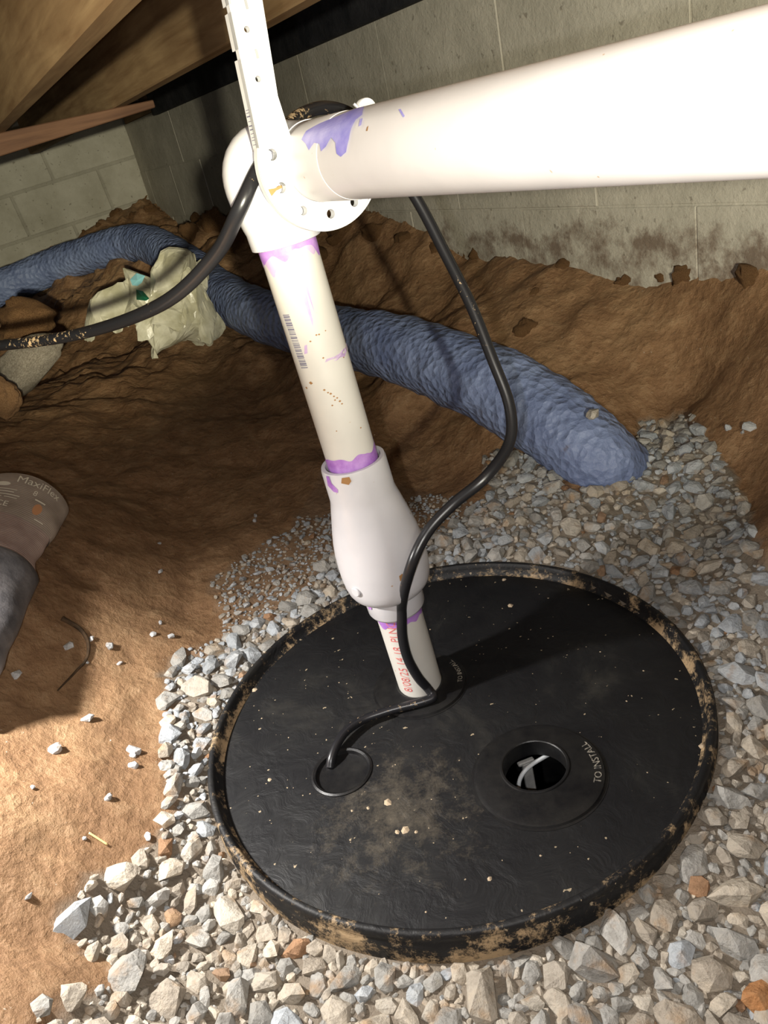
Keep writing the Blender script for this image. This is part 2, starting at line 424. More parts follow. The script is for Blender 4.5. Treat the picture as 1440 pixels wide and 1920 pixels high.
# back wall: its courses run slightly out of level
pb = cdn(W_D, 0, 0); J = .008
A1 = on_plane(21, 365, pb, DD); A2 = on_plane(183, 315, pb, DD); A3 = on_plane(60, 441, pb, DD)
e1 = A2 - A1; bl = np.linalg.norm(e1); e1 /= bl
e2 = A3 - A1; e2 = e2 - e1 * (e2 @ e1); bh = np.linalg.norm(e2); e2 = -e2 / bh
bh *= 1.04
V, Fc = box_pts(A1 - e1 * 5.6 * bl - e2 * 3 * bh + DD * .006, e1 * 8.4 * bl, DD * .17, e2 * (5.2 * bh))
mesh_obj('mortar_bed', V, Fc, M['mortar'], wall_b)
for c in range(-3, 2):
    for k in range(-6, 4):
        o0 = k + (.0 if c % 2 else .5)
        a = o0 * bl; b_ = a + bl - J
        nmax = (A1 + e1 * b_ - C) @ NN
        if nmax > W_N + .45: continue
        if a < -5.6 * bl: continue
        block(A1 + e1 * a + e2 * (c * bh + J * .5) + DD * random.uniform(-.002, .002), e1 * (b_ - a), DD * .15, e2 * (bh - J), M['block'], wall_b)

# ------------------------------------------------------------------ timber above
ZJ = .692
def beam(name, o, ex, ey, ez, mat, label, cat, group=None, bw=.003):
    V, Fc = box_pts(o, ex, ey, ez); ob = mesh_obj(name, V, Fc, mat); bevel(ob, bw, 1)
    return tag(ob, label, cat, group)
beam('floor_joist', cdn(-1.0, .226, ZJ), DD * 4.66, NN * .038, (0, 0, .235), M['joist'], 'sawn timber floor joist directly above the white hanger strap', 'joist')
beam('floor_joist', cdn(-1.0, .512, ZJ), DD * 4.66, NN * .038, (0, 0, .235), M['joist'], 'brown timber floor joist between the strap joist and the block wall', 'joist')
beam('floor_joist', cdn(-1.0, -.18, ZJ), DD * 4.66, NN * .038, (0, 0, .235), M['joist'], 'timber floor joist overhead on the side away from the pipe', 'joist')
beam('sill_plate', cdn(-1.2, W_N + .005, .736), DD * (W_D + 1.2), NN * .14, (0, 0, .038), M['sill'], 'flat timber sill plate lying on top of the stained block wall', 'sill plate')
beam('rim_board', cdn(-1.2, W_N + .10, .774), DD * (W_D + 1.2), NN * .04, (0, 0, .155), M['sill'], 'upright timber rim board standing on the sill plate', 'board')
V, Fc = box_pts(cdn(-1.2, W_N - .03, .718), DD * 4.6, NN * .028, (0, 0, .205))  # black strip added in place of the joist shadow on the wall top
shade = mesh_obj('shade_strip', V, Fc, M['shade']); bevel(shade, .004, 1); tag(shade, 'black strip standing in for joist shadow along the top of the stained block wall', 'felt strip')
pr = cdn(2.1, 0, 0)
R1 = on_plane(0, 293, pr, DD); R2 = on_plane(292, 201, pr, DD); er = (R2 - R1) / np.linalg.norm((R2 - R1)[:2]); R0 = R1 - er * 1.3
V = [R0, R2, np.array([R2[0], R2[1], ZJ - .0005]), np.array([R0[0], R0[1], ZJ - .0005])]; V = V + [v + DD * .038 for v in V]
hb = mesh_obj('ledger_board', V, [(0, 1, 2, 3), (7, 6, 5, 4), (0, 4, 5, 1), (1, 5, 6, 2), (2, 6, 7, 3), (3, 7, 4, 0)], M['rimwood'])
bevel(hb, .002, 1); tag(hb, 'dark reddish timber board crossing beneath the joists before the end wall', 'board')
V, Fc = box_pts(cdn(-1.2, -2.6, ZJ + .237), DD * (W_D + 1.6), NN * 3.9, (0, 0, .02))
tag(mesh_obj('ceiling', V, Fc, M['subfloor']), kind='structure')

# ------------------------------------------------------------------ ground
GC = [  # pixel x, y, height
 (870,1800,-.034),(560,1755,-.032),(1200,1690,-.028),(1330,1520,-.016),(1355,1300,-.012),(1200,1095,-.006),(930,1038,-.004),(600,1110,-.004),(415,1290,-.006),(375,1480,-.010),(430,1660,-.024),
 (1440,1920,-.03),(1440,1500,-.02),(1440,1200,.0),(1300,950,.02),(1150,960,.025),(1060,930,.04),(1000,890,.045),(1200,860,.055),(700,1890,-.030),(1000,1900,-.030),(400,1810,-.022),(260,1720,-.002),(345,1400,-.002),(1600,1700,-.02),(1600,1300,.01),(700,2300,-.04),(1300,2300,-.03),
 (292,1400,.022),(200,1350,.045),(100,1350,.075),(0,1300,.115),(0,1600,.095),(150,1550,.055),(250,1560,.022),(0,1900,.085),(100,1800,.045),(210,1200,.055),(110,1130,.115),(0,1150,.155),(310,1100,.035),(450,1020,.018),(270,950,.075),(130,960,.14),(30,960,.18),(-200,1200,.2),(-200,1700,.13),(-100,900,.22),
 (400,850,.075),(600,820,.05),(700,950,.012),(850,870,.022),(800,780,.06),(690,720,.085),(480,720,.10),(200,760,.145),(450,650,.135),(300,650,.165),(100,820,.165),(0,850,.19),(600,650,.10),
 (1060,640,.15),(1250,650,.135),(1290,775,.055),(1390,780,.10),(1420,870,.075),(1430,960,.05),(1130,700,.11),(940,600,.17),(1440,650,.17),(1560,900,.12),
]
pts = [atz(a, b, z) for a, b, z in GC]
def wallr(a, b): return on_plane(a, b, cdn(0, W_N, 0), NN)
for q in ((700,395),(800,440),(870,482),(960,492),(1050,508),(1120,520),(1200,530),(1300,520),(1430,505),(1600,500),(420,400),(560,400),(330,420)): pts.append(wallr(*q))
for q in ((250,385),(180,428),(100,470),(40,505),(-60,545),(-300,640)): pts.append(on_plane(*q, pb, DD))
for a, b, d, dz in ((0,540,2.6,-.07),(100,500,2.6,-.06),(200,465,2.5,-.06),(270,455,2.4,-.06),(340,490,2.2,-.07),(400,540,2.0,-.065),(480,585,1.75,-.07),(600,615,1.58,-.06),(750,650,1.38,-.06),(900,705,1.24,-.055),(1020,770,1.16,-.05)):
    p = at(a, b, d); p[2] += dz; pts.append(p)
for a, b, d in ((120,565,2.1),(40,560,2.15),(200,560,2.0)):
    p = at(a, b, d); pts.append(np.array([p[0], p[1], .13]))
pts.append(np.array([-1.5, .8, .24])); pts.append(np.array([-1.9, 2., .25])); pts.append(np.array([-1.2, -.6, .18])); pts.append(np.array([-2.4, .2, .25])); pts.append(np.array([.1, -1.0, -.03])); pts.append(np.array([.9, -.6, .06]))
pts = np.array(pts)
def tps_fit(P, Z, lam=2e-4):
    n = len(P); d = np.linalg.norm(P[:, None] - P[None], axis=2); K = np.where(d > 0, d * d * np.log(d + 1e-12), 0) + lam * np.eye(n)
    Q = np.c_[np.ones(n), P]; A = np.zeros((n + 3, n + 3)); A[:n, :n] = K; A[:n, n:] = Q; A[n:, :n] = Q.T
    return np.linalg.solve(A, np.r_[Z, 0, 0, 0])
wts = tps_fit(pts[:, :2], pts[:, 2])
def tps(xy):
    out = np.zeros(len(xy))
    for i in range(0, len(xy), 20000):
        q = xy[i:i + 20000]; d = np.linalg.norm(q[:, None] - pts[None, :, :2], axis=2)
        out[i:i + 20000] = np.where(d > 0, d * d * np.log(d + 1e-12), 0) @ wts[:-3] + wts[-3] + q @ wts[-2:]
    return out
GX0, GX1, GY0, GY1, GS = -2.5, 1.15, -1.1, 3.75, .0105
gx = np.arange(GX0, GX1, GS); gy = np.arange(GY0, GY1, GS)
XX, YY = np.meshgrid(gx, gy); XY = np.c_[XX.ravel(), YY.ravel()]
# coarse spline, then bilinear up to the fine grid
cs = .042; cx = np.arange(GX0 - cs, GX1 + 2 * cs, cs); cy = np.arange(GY0 - cs, GY1 + 2 * cs, cs)
cX, cY = np.meshgrid(cx, cy); cZ = tps(np.c_[cX.ravel(), cY.ravel()]).reshape(cX.shape)
def bil(G, x0, y0, s, x, y):
    u = (x - x0) / s; v = (y - y0) / s
    i = np.clip(np.floor(u).astype(int), 0, G.shape[1] - 2); j = np.clip(np.floor(v).astype(int), 0, G.shape[0] - 2)
    u = u - i; v = v - j
    return (G[j, i] * (1 - u) + G[j, i + 1] * u) * (1 - v) + (G[j + 1, i] * (1 - u) + G[j + 1, i + 1] * u) * v
Z = bil(cZ, GX0 - cs, GY0 - cs, cs, XY[:, 0], XY[:, 1])
# gravel area, outlined on the ground
def inpoly(px, py, poly):
    r = np.zeros(len(px), bool); n = len(poly)
    for i in range(n):
        x1, y1 = poly[i]; x2, y2 = poly[(i + 1) % n]
        c = ((y1 > py) != (y2 > py)); r ^= c & (px < (x2 - x1) * (py - y1) / ((y2 - y1) + 1e-9) + x1)
    return r
GRAVEL = [(420,1190),(395,1230),(330,1235),(312,1290),(306,1390),(312,1500),(296,1570),(262,1605),(185,1630),(110,1720),(150,1790),(225,1810),(240,1850),(140,1875),(80,1925),(40,2300),(1900,2300),(1800,1250),(1432,1080),(1410,1000),(1400,940),(1360,870),(1320,815),(1285,785),(1200,795),(1185,860),(1080,930),(1000,850),(905,850),(925,905),(890,950),(800,1010),(700,1060),(610,1040),(600,1090),(480,1160)]
FINES = [(620,880),(600,900),(540,990),(470,1030),(395,1090),(420,1190),(330,1240),(420,1260),(610,1150),(820,1030),(900,940),(800,920)]
def ground_poly(L):
    out = []
    for a, b in L:
        P = atz(a, b, 0.)
        for _ in range(12):
            z = float(bil(cZ, GX0 - cs, GY0 - cs, cs, np.array([P[0]]), np.array([P[1]]))[0]); P = atz(a, b, .5 * z + .5 * P[2])
        out.append((P[0], P[1]))
    return out
gpoly = ground_poly(GRAVEL); fpoly = ground_poly(FINES)
wob = .02 * fbm(XY[:, 0], XY[:, 1], 14, 2, 91)
bed = inpoly(XY[:, 0] + wob, XY[:, 1] + wob, gpoly).astype(float)
fin = inpoly(XY[:, 0] + wob, XY[:, 1], fpoly)
rad = np.hypot(XY[:, 0], XY[:, 1])
soilw = 1 - .8 * bed - .4 * fin * (1 - bed)
soilw *= np.clip((rad - .255) / .1, .15, 1)
far = np.clip((XY[:, 1] - .5) / 1.5, 0, 1)
rough = .016 * np.maximum(0, fbm(XY[:, 0], XY[:, 1], 38, 3, 83)) + .050 * fbm(XY[:, 0], XY[:, 1], 5, 3, 11) + .022 * fbm(XY[:, 0], XY[:, 1], 18, 4, 23, .6)
lump = np.abs(fbm(XY[:, 0], XY[:, 1], 26, 3, 47)); rough += -.02 * (lump < .02) * (1 - lump / .02) * .3
rough += far * (.10 * fbm(XY[:, 0], XY[:, 1], 9, 3, 61) + .05 * np.maximum(0, fbm(XY[:, 0], XY[:, 1], 22, 2, 71)))
Z = Z + rough * soilw
ZG = Z.reshape(XX.shape)
def gz(x, y): return float(bil(ZG, GX0, GY0, GS, np.array([x]), np.array([y]))[0])
nx, ny = len(gx), len(gy)
idx = np.arange(nx * ny).reshape(ny, nx)
q = np.stack([idx[:-1, :-1], idx[:-1, 1:], idx[1:, 1:], idx[1:, :-1]], -1).reshape(-1, 4)
mid = XY[q].mean(axis=1); dn = (mid - C[:2]) @ NN[:2]; dd = (mid - C[:2]) @ DD[:2]
keep = (np.hypot(mid[:, 0], mid[:, 1]) > .256) & (dn < W_N + .06) & (dd < W_D + .06)
q = q[keep]
used = np.unique(q); remap = -np.ones(nx * ny, int); remap[used] = np.arange(len(used))
gm = bpy.data.meshes.new('floor')
gm.from_pydata(np.c_[XY, Z][used].tolist(), [], remap[q].tolist()); gm.update()
at_ = gm.attributes.new('bed', 'FLOAT', 'POINT'); at_.data.foreach_set('value', np.clip(bed * 1.0 + .25 * fin, 0, 1)[used])
floor = link_mesh('floor', gm, M['soil'], None, True); tag(floor, kind='structure')
def atg(a, b, lift=0.):
    """point on the ground seen through pixel a, b"""
    r = ray(a, b); t = .35; prev = None
    while t < 5:
        P = C + r * t
        if P[2] < gz(P[0], P[1]) + lift: break
        t += .004
    P[2] = gz(P[0], P[1]) + lift
    return P

# ------------------------------------------------------------------ sump basin and lid
ZP = -.016; RO = .264
basin = empty('sump_basin', (0, 0, -.5)); tag(basin, 'black plastic sump basin sunk in the gravel beneath the round lid', 'basin')
V, Fc = lathe([(.0, -.50), (.21, -.50), (.245, -.03), (.240, -.03), (.205, -.494), (.0, -.494)], 64); o = mesh_obj('tub', V, Fc, M['black'], basin); auto_smooth(o)
lid = empty('basin_lid', (0, 0, ZP)); tag(lid, 'large round black basin lid with raised muddy rim and three ports', 'lid')
P_open = atz(1003, 1440, ZP); P_pipe = np.array([-.0255, .0495, ZP]); P_cap = atz(641, 1447, ZP)
P_flange = atz(1010, 1452, ZP)
# plate and rim are one moulding; keep them as two parts so that the rim carries its mud
V, Fc = lathe([(.0, ZP), (.08, ZP), (.16, ZP), (.2525, ZP), (.2525, ZP - .005), (.0, ZP - .005)], 128)
plate = mesh_obj('lid_plate', V, Fc, M['lid'], lid)
bm = bmesh.new(); bm.from_mesh(plate.data); bmesh.ops.remove_doubles(bm, verts=bm.verts, dist=1e-4); bmesh.ops.recalc_face_normals(bm, faces=bm.faces); bm.to_mesh(plate.data); bm.free()
def cutter(p, r, z0, z1, n=40):
    V, Fc = lathe([(0, z0), (r, z0), (r, z1), (0, z1)], n, (p[0], p[1], 0)); o = mesh_obj('cut', V, Fc, None)
    bm = bmesh.new(); bm.from_mesh(o.data); bmesh.ops.remove_doubles(bm, verts=bm.verts, dist=1e-4); bmesh.ops.recalc_face_normals(bm, faces=bm.faces); bm.to_mesh(o.data); bm.free()
    return o
boolean(plate, [cutter(P_open, .0335, -.1, .1), cutter(P_cap, .029, -.1, .1)])
plate.data.materials.clear(); plate.data.materials.append(M['lid'])
V, Fc = lathe([(.2510, ZP + .0002), (.2535, ZP + .0016), (.2555, -.006), (.2572, -.0014), (.2588, 0), (.2618, -.0002), (.2635, -.0018), (.2640, -.006), (.2632, -.0095), (.2645, -.012), (.2652, -.018), (.2650, -.070), (.2610, -.070), (.2610, -.022), (.252, ZP - .004), (.2510, ZP - .004)], 160, closed=True)
auto_smooth(mesh_obj('rim', V, Fc, M['rim'], lid), 50)
def ring_part(name, p, prof, mat, n=72):
    V, Fc = lathe(prof, n, (p[0], p[1], ZP), closed=True); return auto_smooth(mesh_obj(name, V, Fc, mat, lid), 40)
f1 = ring_part('pipe_flange', P_pipe, [(.0245, -.003), (.0245, .004), (.027, .0052), (.031, .0036), (.049, .0036), (.0515, .0030), (.0525, .0006), (.0545, .0004), (.0545, -.003)], M['black'])
f2 = ring_part('open_port_flange', P_flange, [(.0, -.003), (.0, .0032), (.03, .0032), (.058, .0032), (.0605, .0026), (.0615, .0006), (.064, .0004), (.064, -.003)], M['black'])
bm = bmesh.new(); bm.from_mesh(f2.data); bmesh.ops.remove_doubles(bm, verts=bm.verts, dist=1e-4); bmesh.ops.recalc_face_normals(bm, faces=bm.faces); bm.to_mesh(f2.data); bm.free()
boolean(f2, [cutter(P_open, .0322, -.1, .1)]); f2.data.materials.clear(); f2.data.materials.append(M['black'])
sleeve = ring_part('port_sleeve', P_open, [(.0298, -.014), (.0300, .0036), (.0308, .0044), (.0326, .0044), (.0334, .0033), (.0334, -.003), (.0320, -.006), (.0320, -.014)], M['black'])
f3 = ring_part('cord_seal', P_cap, [(.0, -.0035), (.020, -.0035), (.0265, -.0025), (.0275, .0012), (.0298, .0022), (.0318, .0012), (.032, -.0005), (.0285, -.006), (.0, -.006)], M['black'])
# raised lettering following the two big flanges
def arc_text(s, p, r, a0, size, parent, zt):
    V, Fc = text_mesh(s, size)
    out = []
    for v in V:
        t = a0 + v[0] / r; rr = r - (v[1] - size * .35)
        out.append((p[0] + rr * math.cos(t), p[1] + rr * math.sin(t), ZP + zt))
    o = mesh_obj('raised_lettering', out, Fc, M['dust_letter'], parent)
    bm = bmesh.new(); bm.from_mesh(o.data); g = bmesh.ops.extrude_face_region(bm, geom=bm.faces[:])
    for v in [e for e in g['geom'] if isinstance(e, bmesh.types.BMVert)]: v.co.z += .0006
    bm.to_mesh(o.data); bm.free()
    return o
M['dust_letter'] = mottled('dusty_black_letters', (.03, .03, .03), (.30, .27, .22), 260, .6, .4)
arc_text('TO INSTALL', P_flange, .0545, -.55, .0095, f2, .0032)
arc_text('TO INSTALL', P_pipe, .046, -.35, .0075, f1, .0036)
# lumps of dry mud on the plate
spk = []
for k in range(46):
    a = random.uniform(0, 6.28); r = .235 * math.sqrt(random.random()); spk.append((r * math.cos(a), r * math.sin(a), random.choice([.0009, .0012, .0016, .002])))
for a, b, s in ((945,1087,.005),(957,1135,.006),(477,1293,.006),(760,1557,.006),(727,1505,.006),(918,1648,.004),(505,1462,.004),(745,1560,.004),(1085,1523,.005),(660,1520,.0025),(690,1515,.003),(1318,1400,.006),(780,1560,.003)):
    p = atz(a, b, ZP); spk.append((p[0], p[1], s))
VV = []; FF = []
for (x, y, s) in spk:
    if math.hypot(x - P_open[0], y - P_open[1]) < .045: continue
    n = 6; b0 = len(VV); ph = random.uniform(0, 6)
    VV += [(x + s * random.uniform(.6, 1) * math.cos(ph + 6.283 * k / n), y + s * random.uniform(.6, 1) * math.sin(ph + 6.283 * k / n), ZP - .0004) for k in range(n)]
    VV.append((x, y, ZP + s * .35)); FF += [(b0 + k, b0 + (k + 1) % n, b0 + n) for k in range(n)]
M['crumb'] = plain('dry_mud_crumb', (.40, .31, .21), .9)
tag(mesh_obj('mud_crumbs', VV, FF, M['crumb'], lid), kind='stuff')
# pump below the open port
pc = np.array([P_open[0] + .012, P_open[1] - .005, 0])
pump = empty('sump_pump', (pc[0], pc[1], -.494)); tag(pump, 'dark submersible pump inside the basin seen through the open port', 'pump')
V, Fc = lathe([(.0, -.09), (.02, -.092), (.05, -.11), (.06, -.14), (.062, -.40), (.08, -.43), (.08, -.494), (.0, -.494)], 32, (pc[0] + .02, pc[1] - .02, 0)); auto_smooth(mesh_obj('housing', V, Fc, M['black'], pump))
pa = atz(990, 1440, -.046)
V, Fc = box_pts(pa + np.array([-.005, -.003, -.07]), (.010, .002, 0), (-.001, .005, 0), (0, 0, .078)); bevel(mesh_obj('float_bracket', V, Fc, M['pump_grey'], pump), .001, 1)
V, Fc = box_pts(pa + np.array([-.009, -.003, .006]), (.017, .003, 0), (-.001, .005, 0), (0, 0, .004)); bevel(mesh_obj('bracket_lip', V, Fc, M['pump_grey'], pump), .001, 1)
w = catmull([atz(a, b, z) for a, b, z in ((1030,1414,-.034),(1016,1422,-.034),(998,1433,-.034),(983,1447,-.036),(974,1464,-.045),(972,1485,-.06))], 6)
V, Fc = sweep(w, .0022, 8); mesh_obj('lead_wire', V, Fc, M['wire_pale'], pump, True)

# ------------------------------------------------------------------ white discharge pipework
foot = np.array([-.0256, .0515, 0.]); vdir = np.array([-.0379, -.0024, 1.]); vdir /= np.linalg.norm(vdir)
def vax(h): return foot + vdir * h
pw = empty('discharge_pipe', vax(-.03)); tag(pw, 'white plastic discharge pipe rising from the lid through a check valve and elbow', 'pipe')
RP = .0247
def vlathe(name, prof, mat, parent, n=72, deg=40, closed=True):
    V, Fc = lathe(prof, n, foot, vdir, closed=closed); return auto_smooth(mesh_obj(name, V, Fc, mat, parent), deg)
lowp = vlathe('lower_pipe', [(RP, -.06), (RP, .12), (RP - .004, .12), (RP - .004, -.06)], M['pvc'], pw)
upp = vlathe('upper_pipe', [(RP, .25), (RP, .51), (RP - .004, .51), (RP - .004, .25)], M['pvc'], pw)
HV0, HV1 = .107, .283
def vmap(prof): return [(r * 1.035, .0943 + (h - .107) * 1.0097) for r, h in prof]
valve = vlathe('check_valve', vmap([(.0262, HV0 + .004), (.0268, HV0), (.0285, HV0 + .001), (.0298, HV0 + .004), (.0304, .128), (.0308, .1315), (.0365, .1335), (.0400, .1375), (.0425, .143), (.0440, .151), (.0448, .162), (.0448, .174), (.0440, .188), (.0424, .200), (.0398, .213), (.0368, .226), (.0345, .236), (.0328, .243), (.0318, .248), (.0312, HV1 - .003), (.0304, HV1), (.0268, HV1), (.0262, HV1 - .003)]), M['pvc_fit'], pw, 96, 60)
HV0, HV1 = .0943, .272
def ang_of(px, py, h):
    """angle about the riser at which pixel px is seen, near height h"""
    x, y, a = frame_of(vdir); p0 = vax(h); r = ray(px, py)
    t = np.dot(p0 - C, a) ; best = None
    d = r / np.linalg.norm(r); o = C - p0
    d2 = d - a * (d @ a); o2 = o - a * (o @ a)
    return d2, o2, x, y
def vsurf(px, py, R):
    """(angle, height) where the ray through a pixel meets the riser's cylinder of radius R"""
    x, y, a = frame_of(vdir); d = ray(px, py); d = d / np.linalg.norm(d); o = C - foot
    d2 = d - a * (d @ a); o2 = o - a * (o @ a)
    A = d2 @ d2; B = 2 * d2 @ o2; K = o2 @ o2 - R * R; disc = B * B - 4 * A * K
    t = (-B - math.sqrt(max(disc, 0))) / (2 * A); p = o + d * t
    return math.atan2(p @ y, p @ x), p @ a
def vpt(ang, h, R):
    x, y, a = frame_of(vdir); return foot + a * h + R * (math.cos(ang) * x + math.sin(ang) * y)
def band(name, h_fix, h_wavy, amp, R, mat, parent, seed, drips=()):
    n = 96; V = []; Fc = []; m = 5
    for i in range(n):
        a = 2 * math.pi * i / n
        w = h_wavy + amp * (mnoise.noise((math.cos(a) * 2.2 + seed, math.sin(a) * 2.2, seed)) )
        for (a0, wd, ln) in drips:
            dlt = abs((a - a0 + math.pi) % (2 * math.pi) - math.pi)
            if dlt < wd: w -= ln * (math.cos(dlt / wd * math.pi) * .5 + .5)
        for k in range(m): V.append(vpt(a, h_fix + (w - h_fix) * k / (m - 1), R))
    for i in range(n):
        j = (i + 1) % n
        for k in range(m - 1): Fc.append((i * m + k, j * m + k, j * m + k + 1, i * m + k + 1))
    return mesh_obj(name, V, Fc, mat, parent, True)
a_drip = vsurf(560, 520, RP)[0]
band('primer_band', .484, .4715, .010, RP + .0005, M['primer'], upp, 1.3, [(vsurf(595, 470, RP)[0], .35, .008)])
band('primer_drip', .484, .4665, .012, RP + .0003, M['primer_pale'], upp, 4.1, [(a_drip, .13, .055), (a_drip + .16, .08, .042), (vsurf(500, 480, RP)[0], .25, .006)])
band('primer_band', HV1 - .002, HV1 + .0125, .006, RP + .0003, M['primer'], upp, 7.7)
band('primer_band', HV0 + .003, HV0 - .009, .007, RP + .0003, M['primer'], lowp, 9.1, [(vsurf(735, 1150, RP)[0], .5, .003)])
# small primer smears
def patch(name, pxs, R, mat, parent, n=2):
    """flat smear on the riser through a polygon of pixels"""
    pl = [vsurf(a, b, R) for a, b in pxs]
    c = np.mean(pl, axis=0); V = [vpt(c[0], c[1], R + .0004)]; Fc = []
    for (a, h) in pl: V.append(vpt((a + c[0]) / 2, (h + c[1]) / 2, R + .0004))
    for (a, h) in pl: V.append(vpt(a, h, R + .0004))
    k = len(pl)
    for i in range(k):
        j = (i + 1) % k; Fc.append((0, 1 + i, 1 + j)); Fc.append((1 + i, 1 + k + i, 1 + k + j, 1 + j))
    return mesh_obj(name, V, Fc, mat, parent)
patch('primer_smear', [(609,679),(612,673),(628,668),(643,655),(650,643),(652,655),(646,668),(630,676)], RP, M['primer_pale'], upp)
patch('primer_smear', [(571,648),(576,646),(577,662),(571,664)], RP, M['primer_pale'], upp)
patch('primer_smear', [(612,892),(617,893),(622,906),(634,918),(634,924),(626,922),(615,910)], .0325, M['primer'], valve)
patch('primer_smear', [(686,1120),(691,1119),(697,1138),(697,1143),(692,1142)], .0318, M['primer'], valve)
patch('mud_smear', [(641,896),(655,894),(659,902),(654,909),(640,906)], .0326, M['rust_dirt'], valve)
patch('mud_smear', [(748,1080),(754,1075),(757,1084),(750,1090)], .0466, M['rust_dirt'], valve)
VV = []; FF = []
for (a, b, s) in ((608,731,2.5),(615,736,2),(620,738,2.5),(626,743,2),(632,746,2),(637,752,2.5),(641,757,2),(628,750,2),(623,760,2),(583,718,4),(575,727,3),(593,628,2),(598,627,2),(582,640,2),(606,671,2),(644,670,2),(610,620,1.5),(631,808,1.5),(676,802,2)):
    aa, h = vsurf(a, b, RP); s = s * .0004; b0 = len(VV)
    VV += [vpt(aa + dx * s / RP, h + dy * s, RP + .0003) for dx, dy in ((-1.3, .2), (.3, 1), (1.4, -.3), (-.2, -1))]; FF.append((b0, b0 + 3, b0 + 2, b0 + 1))
mesh_obj('mud_specks', VV, FF, M['rust_dirt'], upp)
# pivot nub of the valve
na, nh = vsurf(652, 1070, .0462)
V, Fc = lathe([(0, .0), (.0055, .0), (.0055, .0022), (.0045, .003), (0, .003)], 20, vpt(na + .06, .1465, .0455), vpt(na + .06, .1465, 1) - vax(.1465)); auto_smooth(mesh_obj('pivot_boss', V, Fc, M['pvc_fit'], valve))
# barcode printed down the upper pipe
ca0, ch0 = vsurf(536, 590, RP); ca1, ch1 = vsurf(571, 690, RP); cw0 = vsurf(545, 588, RP)[0]; VV = []; FF = []
h = ch0; k = 0
while h > ch1:
    t = random.choice([.0004, .0004, .0008, .0013]); am = ca0 + (ca1 - ca0) * (ch0 - h) / (ch0 - ch1); hw = .16
    b0 = len(VV)
    for hh in (h, h - t):
        for u in (-1, -.33, .33, 1): VV.append(vpt(am + hw * u, hh, RP + .0003))
    FF += [(b0 + i, b0 + i + 1, b0 + 5 + i, b0 + 4 + i) for i in range(3)]
    h -= t + random.choice([.0005, .0006, .0012])
mesh_obj('barcode', VV, FF, M['print_grey'], upp)
def riser_text(s, px0, px1, size, R, mat, parent, name='printed_text', flip=1):
    """text reading upwards along the riser between two pixels"""
    a0, h0 = vsurf(*px0, R); a1, h1 = vsurf(*px1, R); V, Fc = text_mesh(s, size); L = V[:, 0].max(); sc = (h1 - h0) / L
    out = []
    for v in V:
        h = h0 + v[0] * sc; am = a0 + (a1 - a0) * (h - h0) / (h1 - h0)
        out.append(vpt(am - (v[1] - size * .35) / R, h, R + .0003))
    return mesh_obj(name, out, Fc, mat, parent)
sg = riser_text('8/08/25 14 18  PLNC', (766, 1297), (731, 1166), .0150, RP, M['print_red'], lowp)

# elbow and horizontal run
SC = .962
A0 = C + (np.array([.0149, .0146, .5329]) - C) * SC; pd = np.array([.4108, -.9117, 0]); pd /= np.linalg.norm(pd); RH = .0290
def pax(s): return A0 + pd * s
p0 = vax(.495); p3 = pax(-.058); p1 = p0 + vdir * .050 - CX * .012; p2 = p3 - pd * .050 - NN * .012 + np.array([0, 0, .004])
bez = [((1 - t) ** 3) * p0 + 3 * t * (1 - t) ** 2 * p1 + 3 * t * t * (1 - t) * p2 + t ** 3 * p3 for t in np.linspace(0, 1, 22)]
sock0 = vax(.479)
path = [sock0, vax(.4795), vax(.486)] + bez + [pax(-.045)]
radii = [.0292, .0300, .0304] + [.0306 + .0042 * math.sin(math.pi * t) ** 2 for t in np.linspace(0, 1, 22)] + [.0302]
V, Fc = sweep(path, radii, 48); elbow = auto_smooth(mesh_obj('elbow', V, Fc, M['pvc_fit'], pw), 50)
V, Fc = lathe([(RH, -.06), (RH, 1.15), (RH - .004, 1.15), (RH - .004, -.06)], 96, A0, pd, closed=True); run = auto_smooth(mesh_obj('horizontal_pipe', V, Fc, M['pvc_run'], pw), 40)
V, Fc = lathe([(RH, -.062), (RH + .0005, -.061), (RH + .0005, .0185), (RH + .0003, .0192), (RH, .0192)], 96, A0, pd); hub = auto_smooth(mesh_obj('coupling_sleeve', V, Fc, M['pvc_run'], pw), 40)
def hsurf(px, py, R):
    x, y, a = frame_of(pd); d = ray(px, py); d = d / np.linalg.norm(d); o = C - A0
    d2 = d - a * (d @ a); o2 = o - a * (o @ a); A = d2 @ d2; B = 2 * d2 @ o2; K = o2 @ o2 - R * R
    t = (-B - math.sqrt(max(B * B - 4 * A * K, 0))) / (2 * A); p = o + d * t
    return math.atan2(p @ y, p @ x), p @ a
def hpatch(name, pxs, R, mat, parent):
    x, y, a = frame_of(pd); bm = bmesh.new()
    vs_ = []
    for (u, v) in pxs:
        an, s = hsurf(u, v, R); vs_.append(bm.verts.new((an * R, s, 0)))
    f = bm.faces.new(vs_); bmesh.ops.triangulate(bm, faces=[f])
    for _ in range(3): bmesh.ops.subdivide_edges(bm, edges=[e for e in bm.edges if e.calc_length() > .003], cuts=1, use_grid_fill=True)
    for v in bm.verts:
        an = v.co.x / R; s = v.co.y; p = A0 + a * s + (R + .0004) * (math.cos(an) * x + math.sin(an) * y); v.co = Vector(p)
    return from_bm(name, bm, mat, parent)
RB = RH + .0005
hpatch('primer_stain', [(566,262),(575,246),(600,232),(635,218),(672,203),(684,200),(680,216),(668,225),(660,240),(655,262),(650,285),(640,294),(632,288),(630,268),(622,258),(612,275),(603,284),(600,270),(590,268),(580,282),(574,270)], RB, M['primer_blue'], hub)
hpatch('primer_stain', [(748,206),(752,205),(760,218),(757,221)], RH, M['primer_blue'], run)
hpatch('primer_stain', [(676,224),(681,222),(678,235),(673,238)], RB, M['primer_blue'], hub)
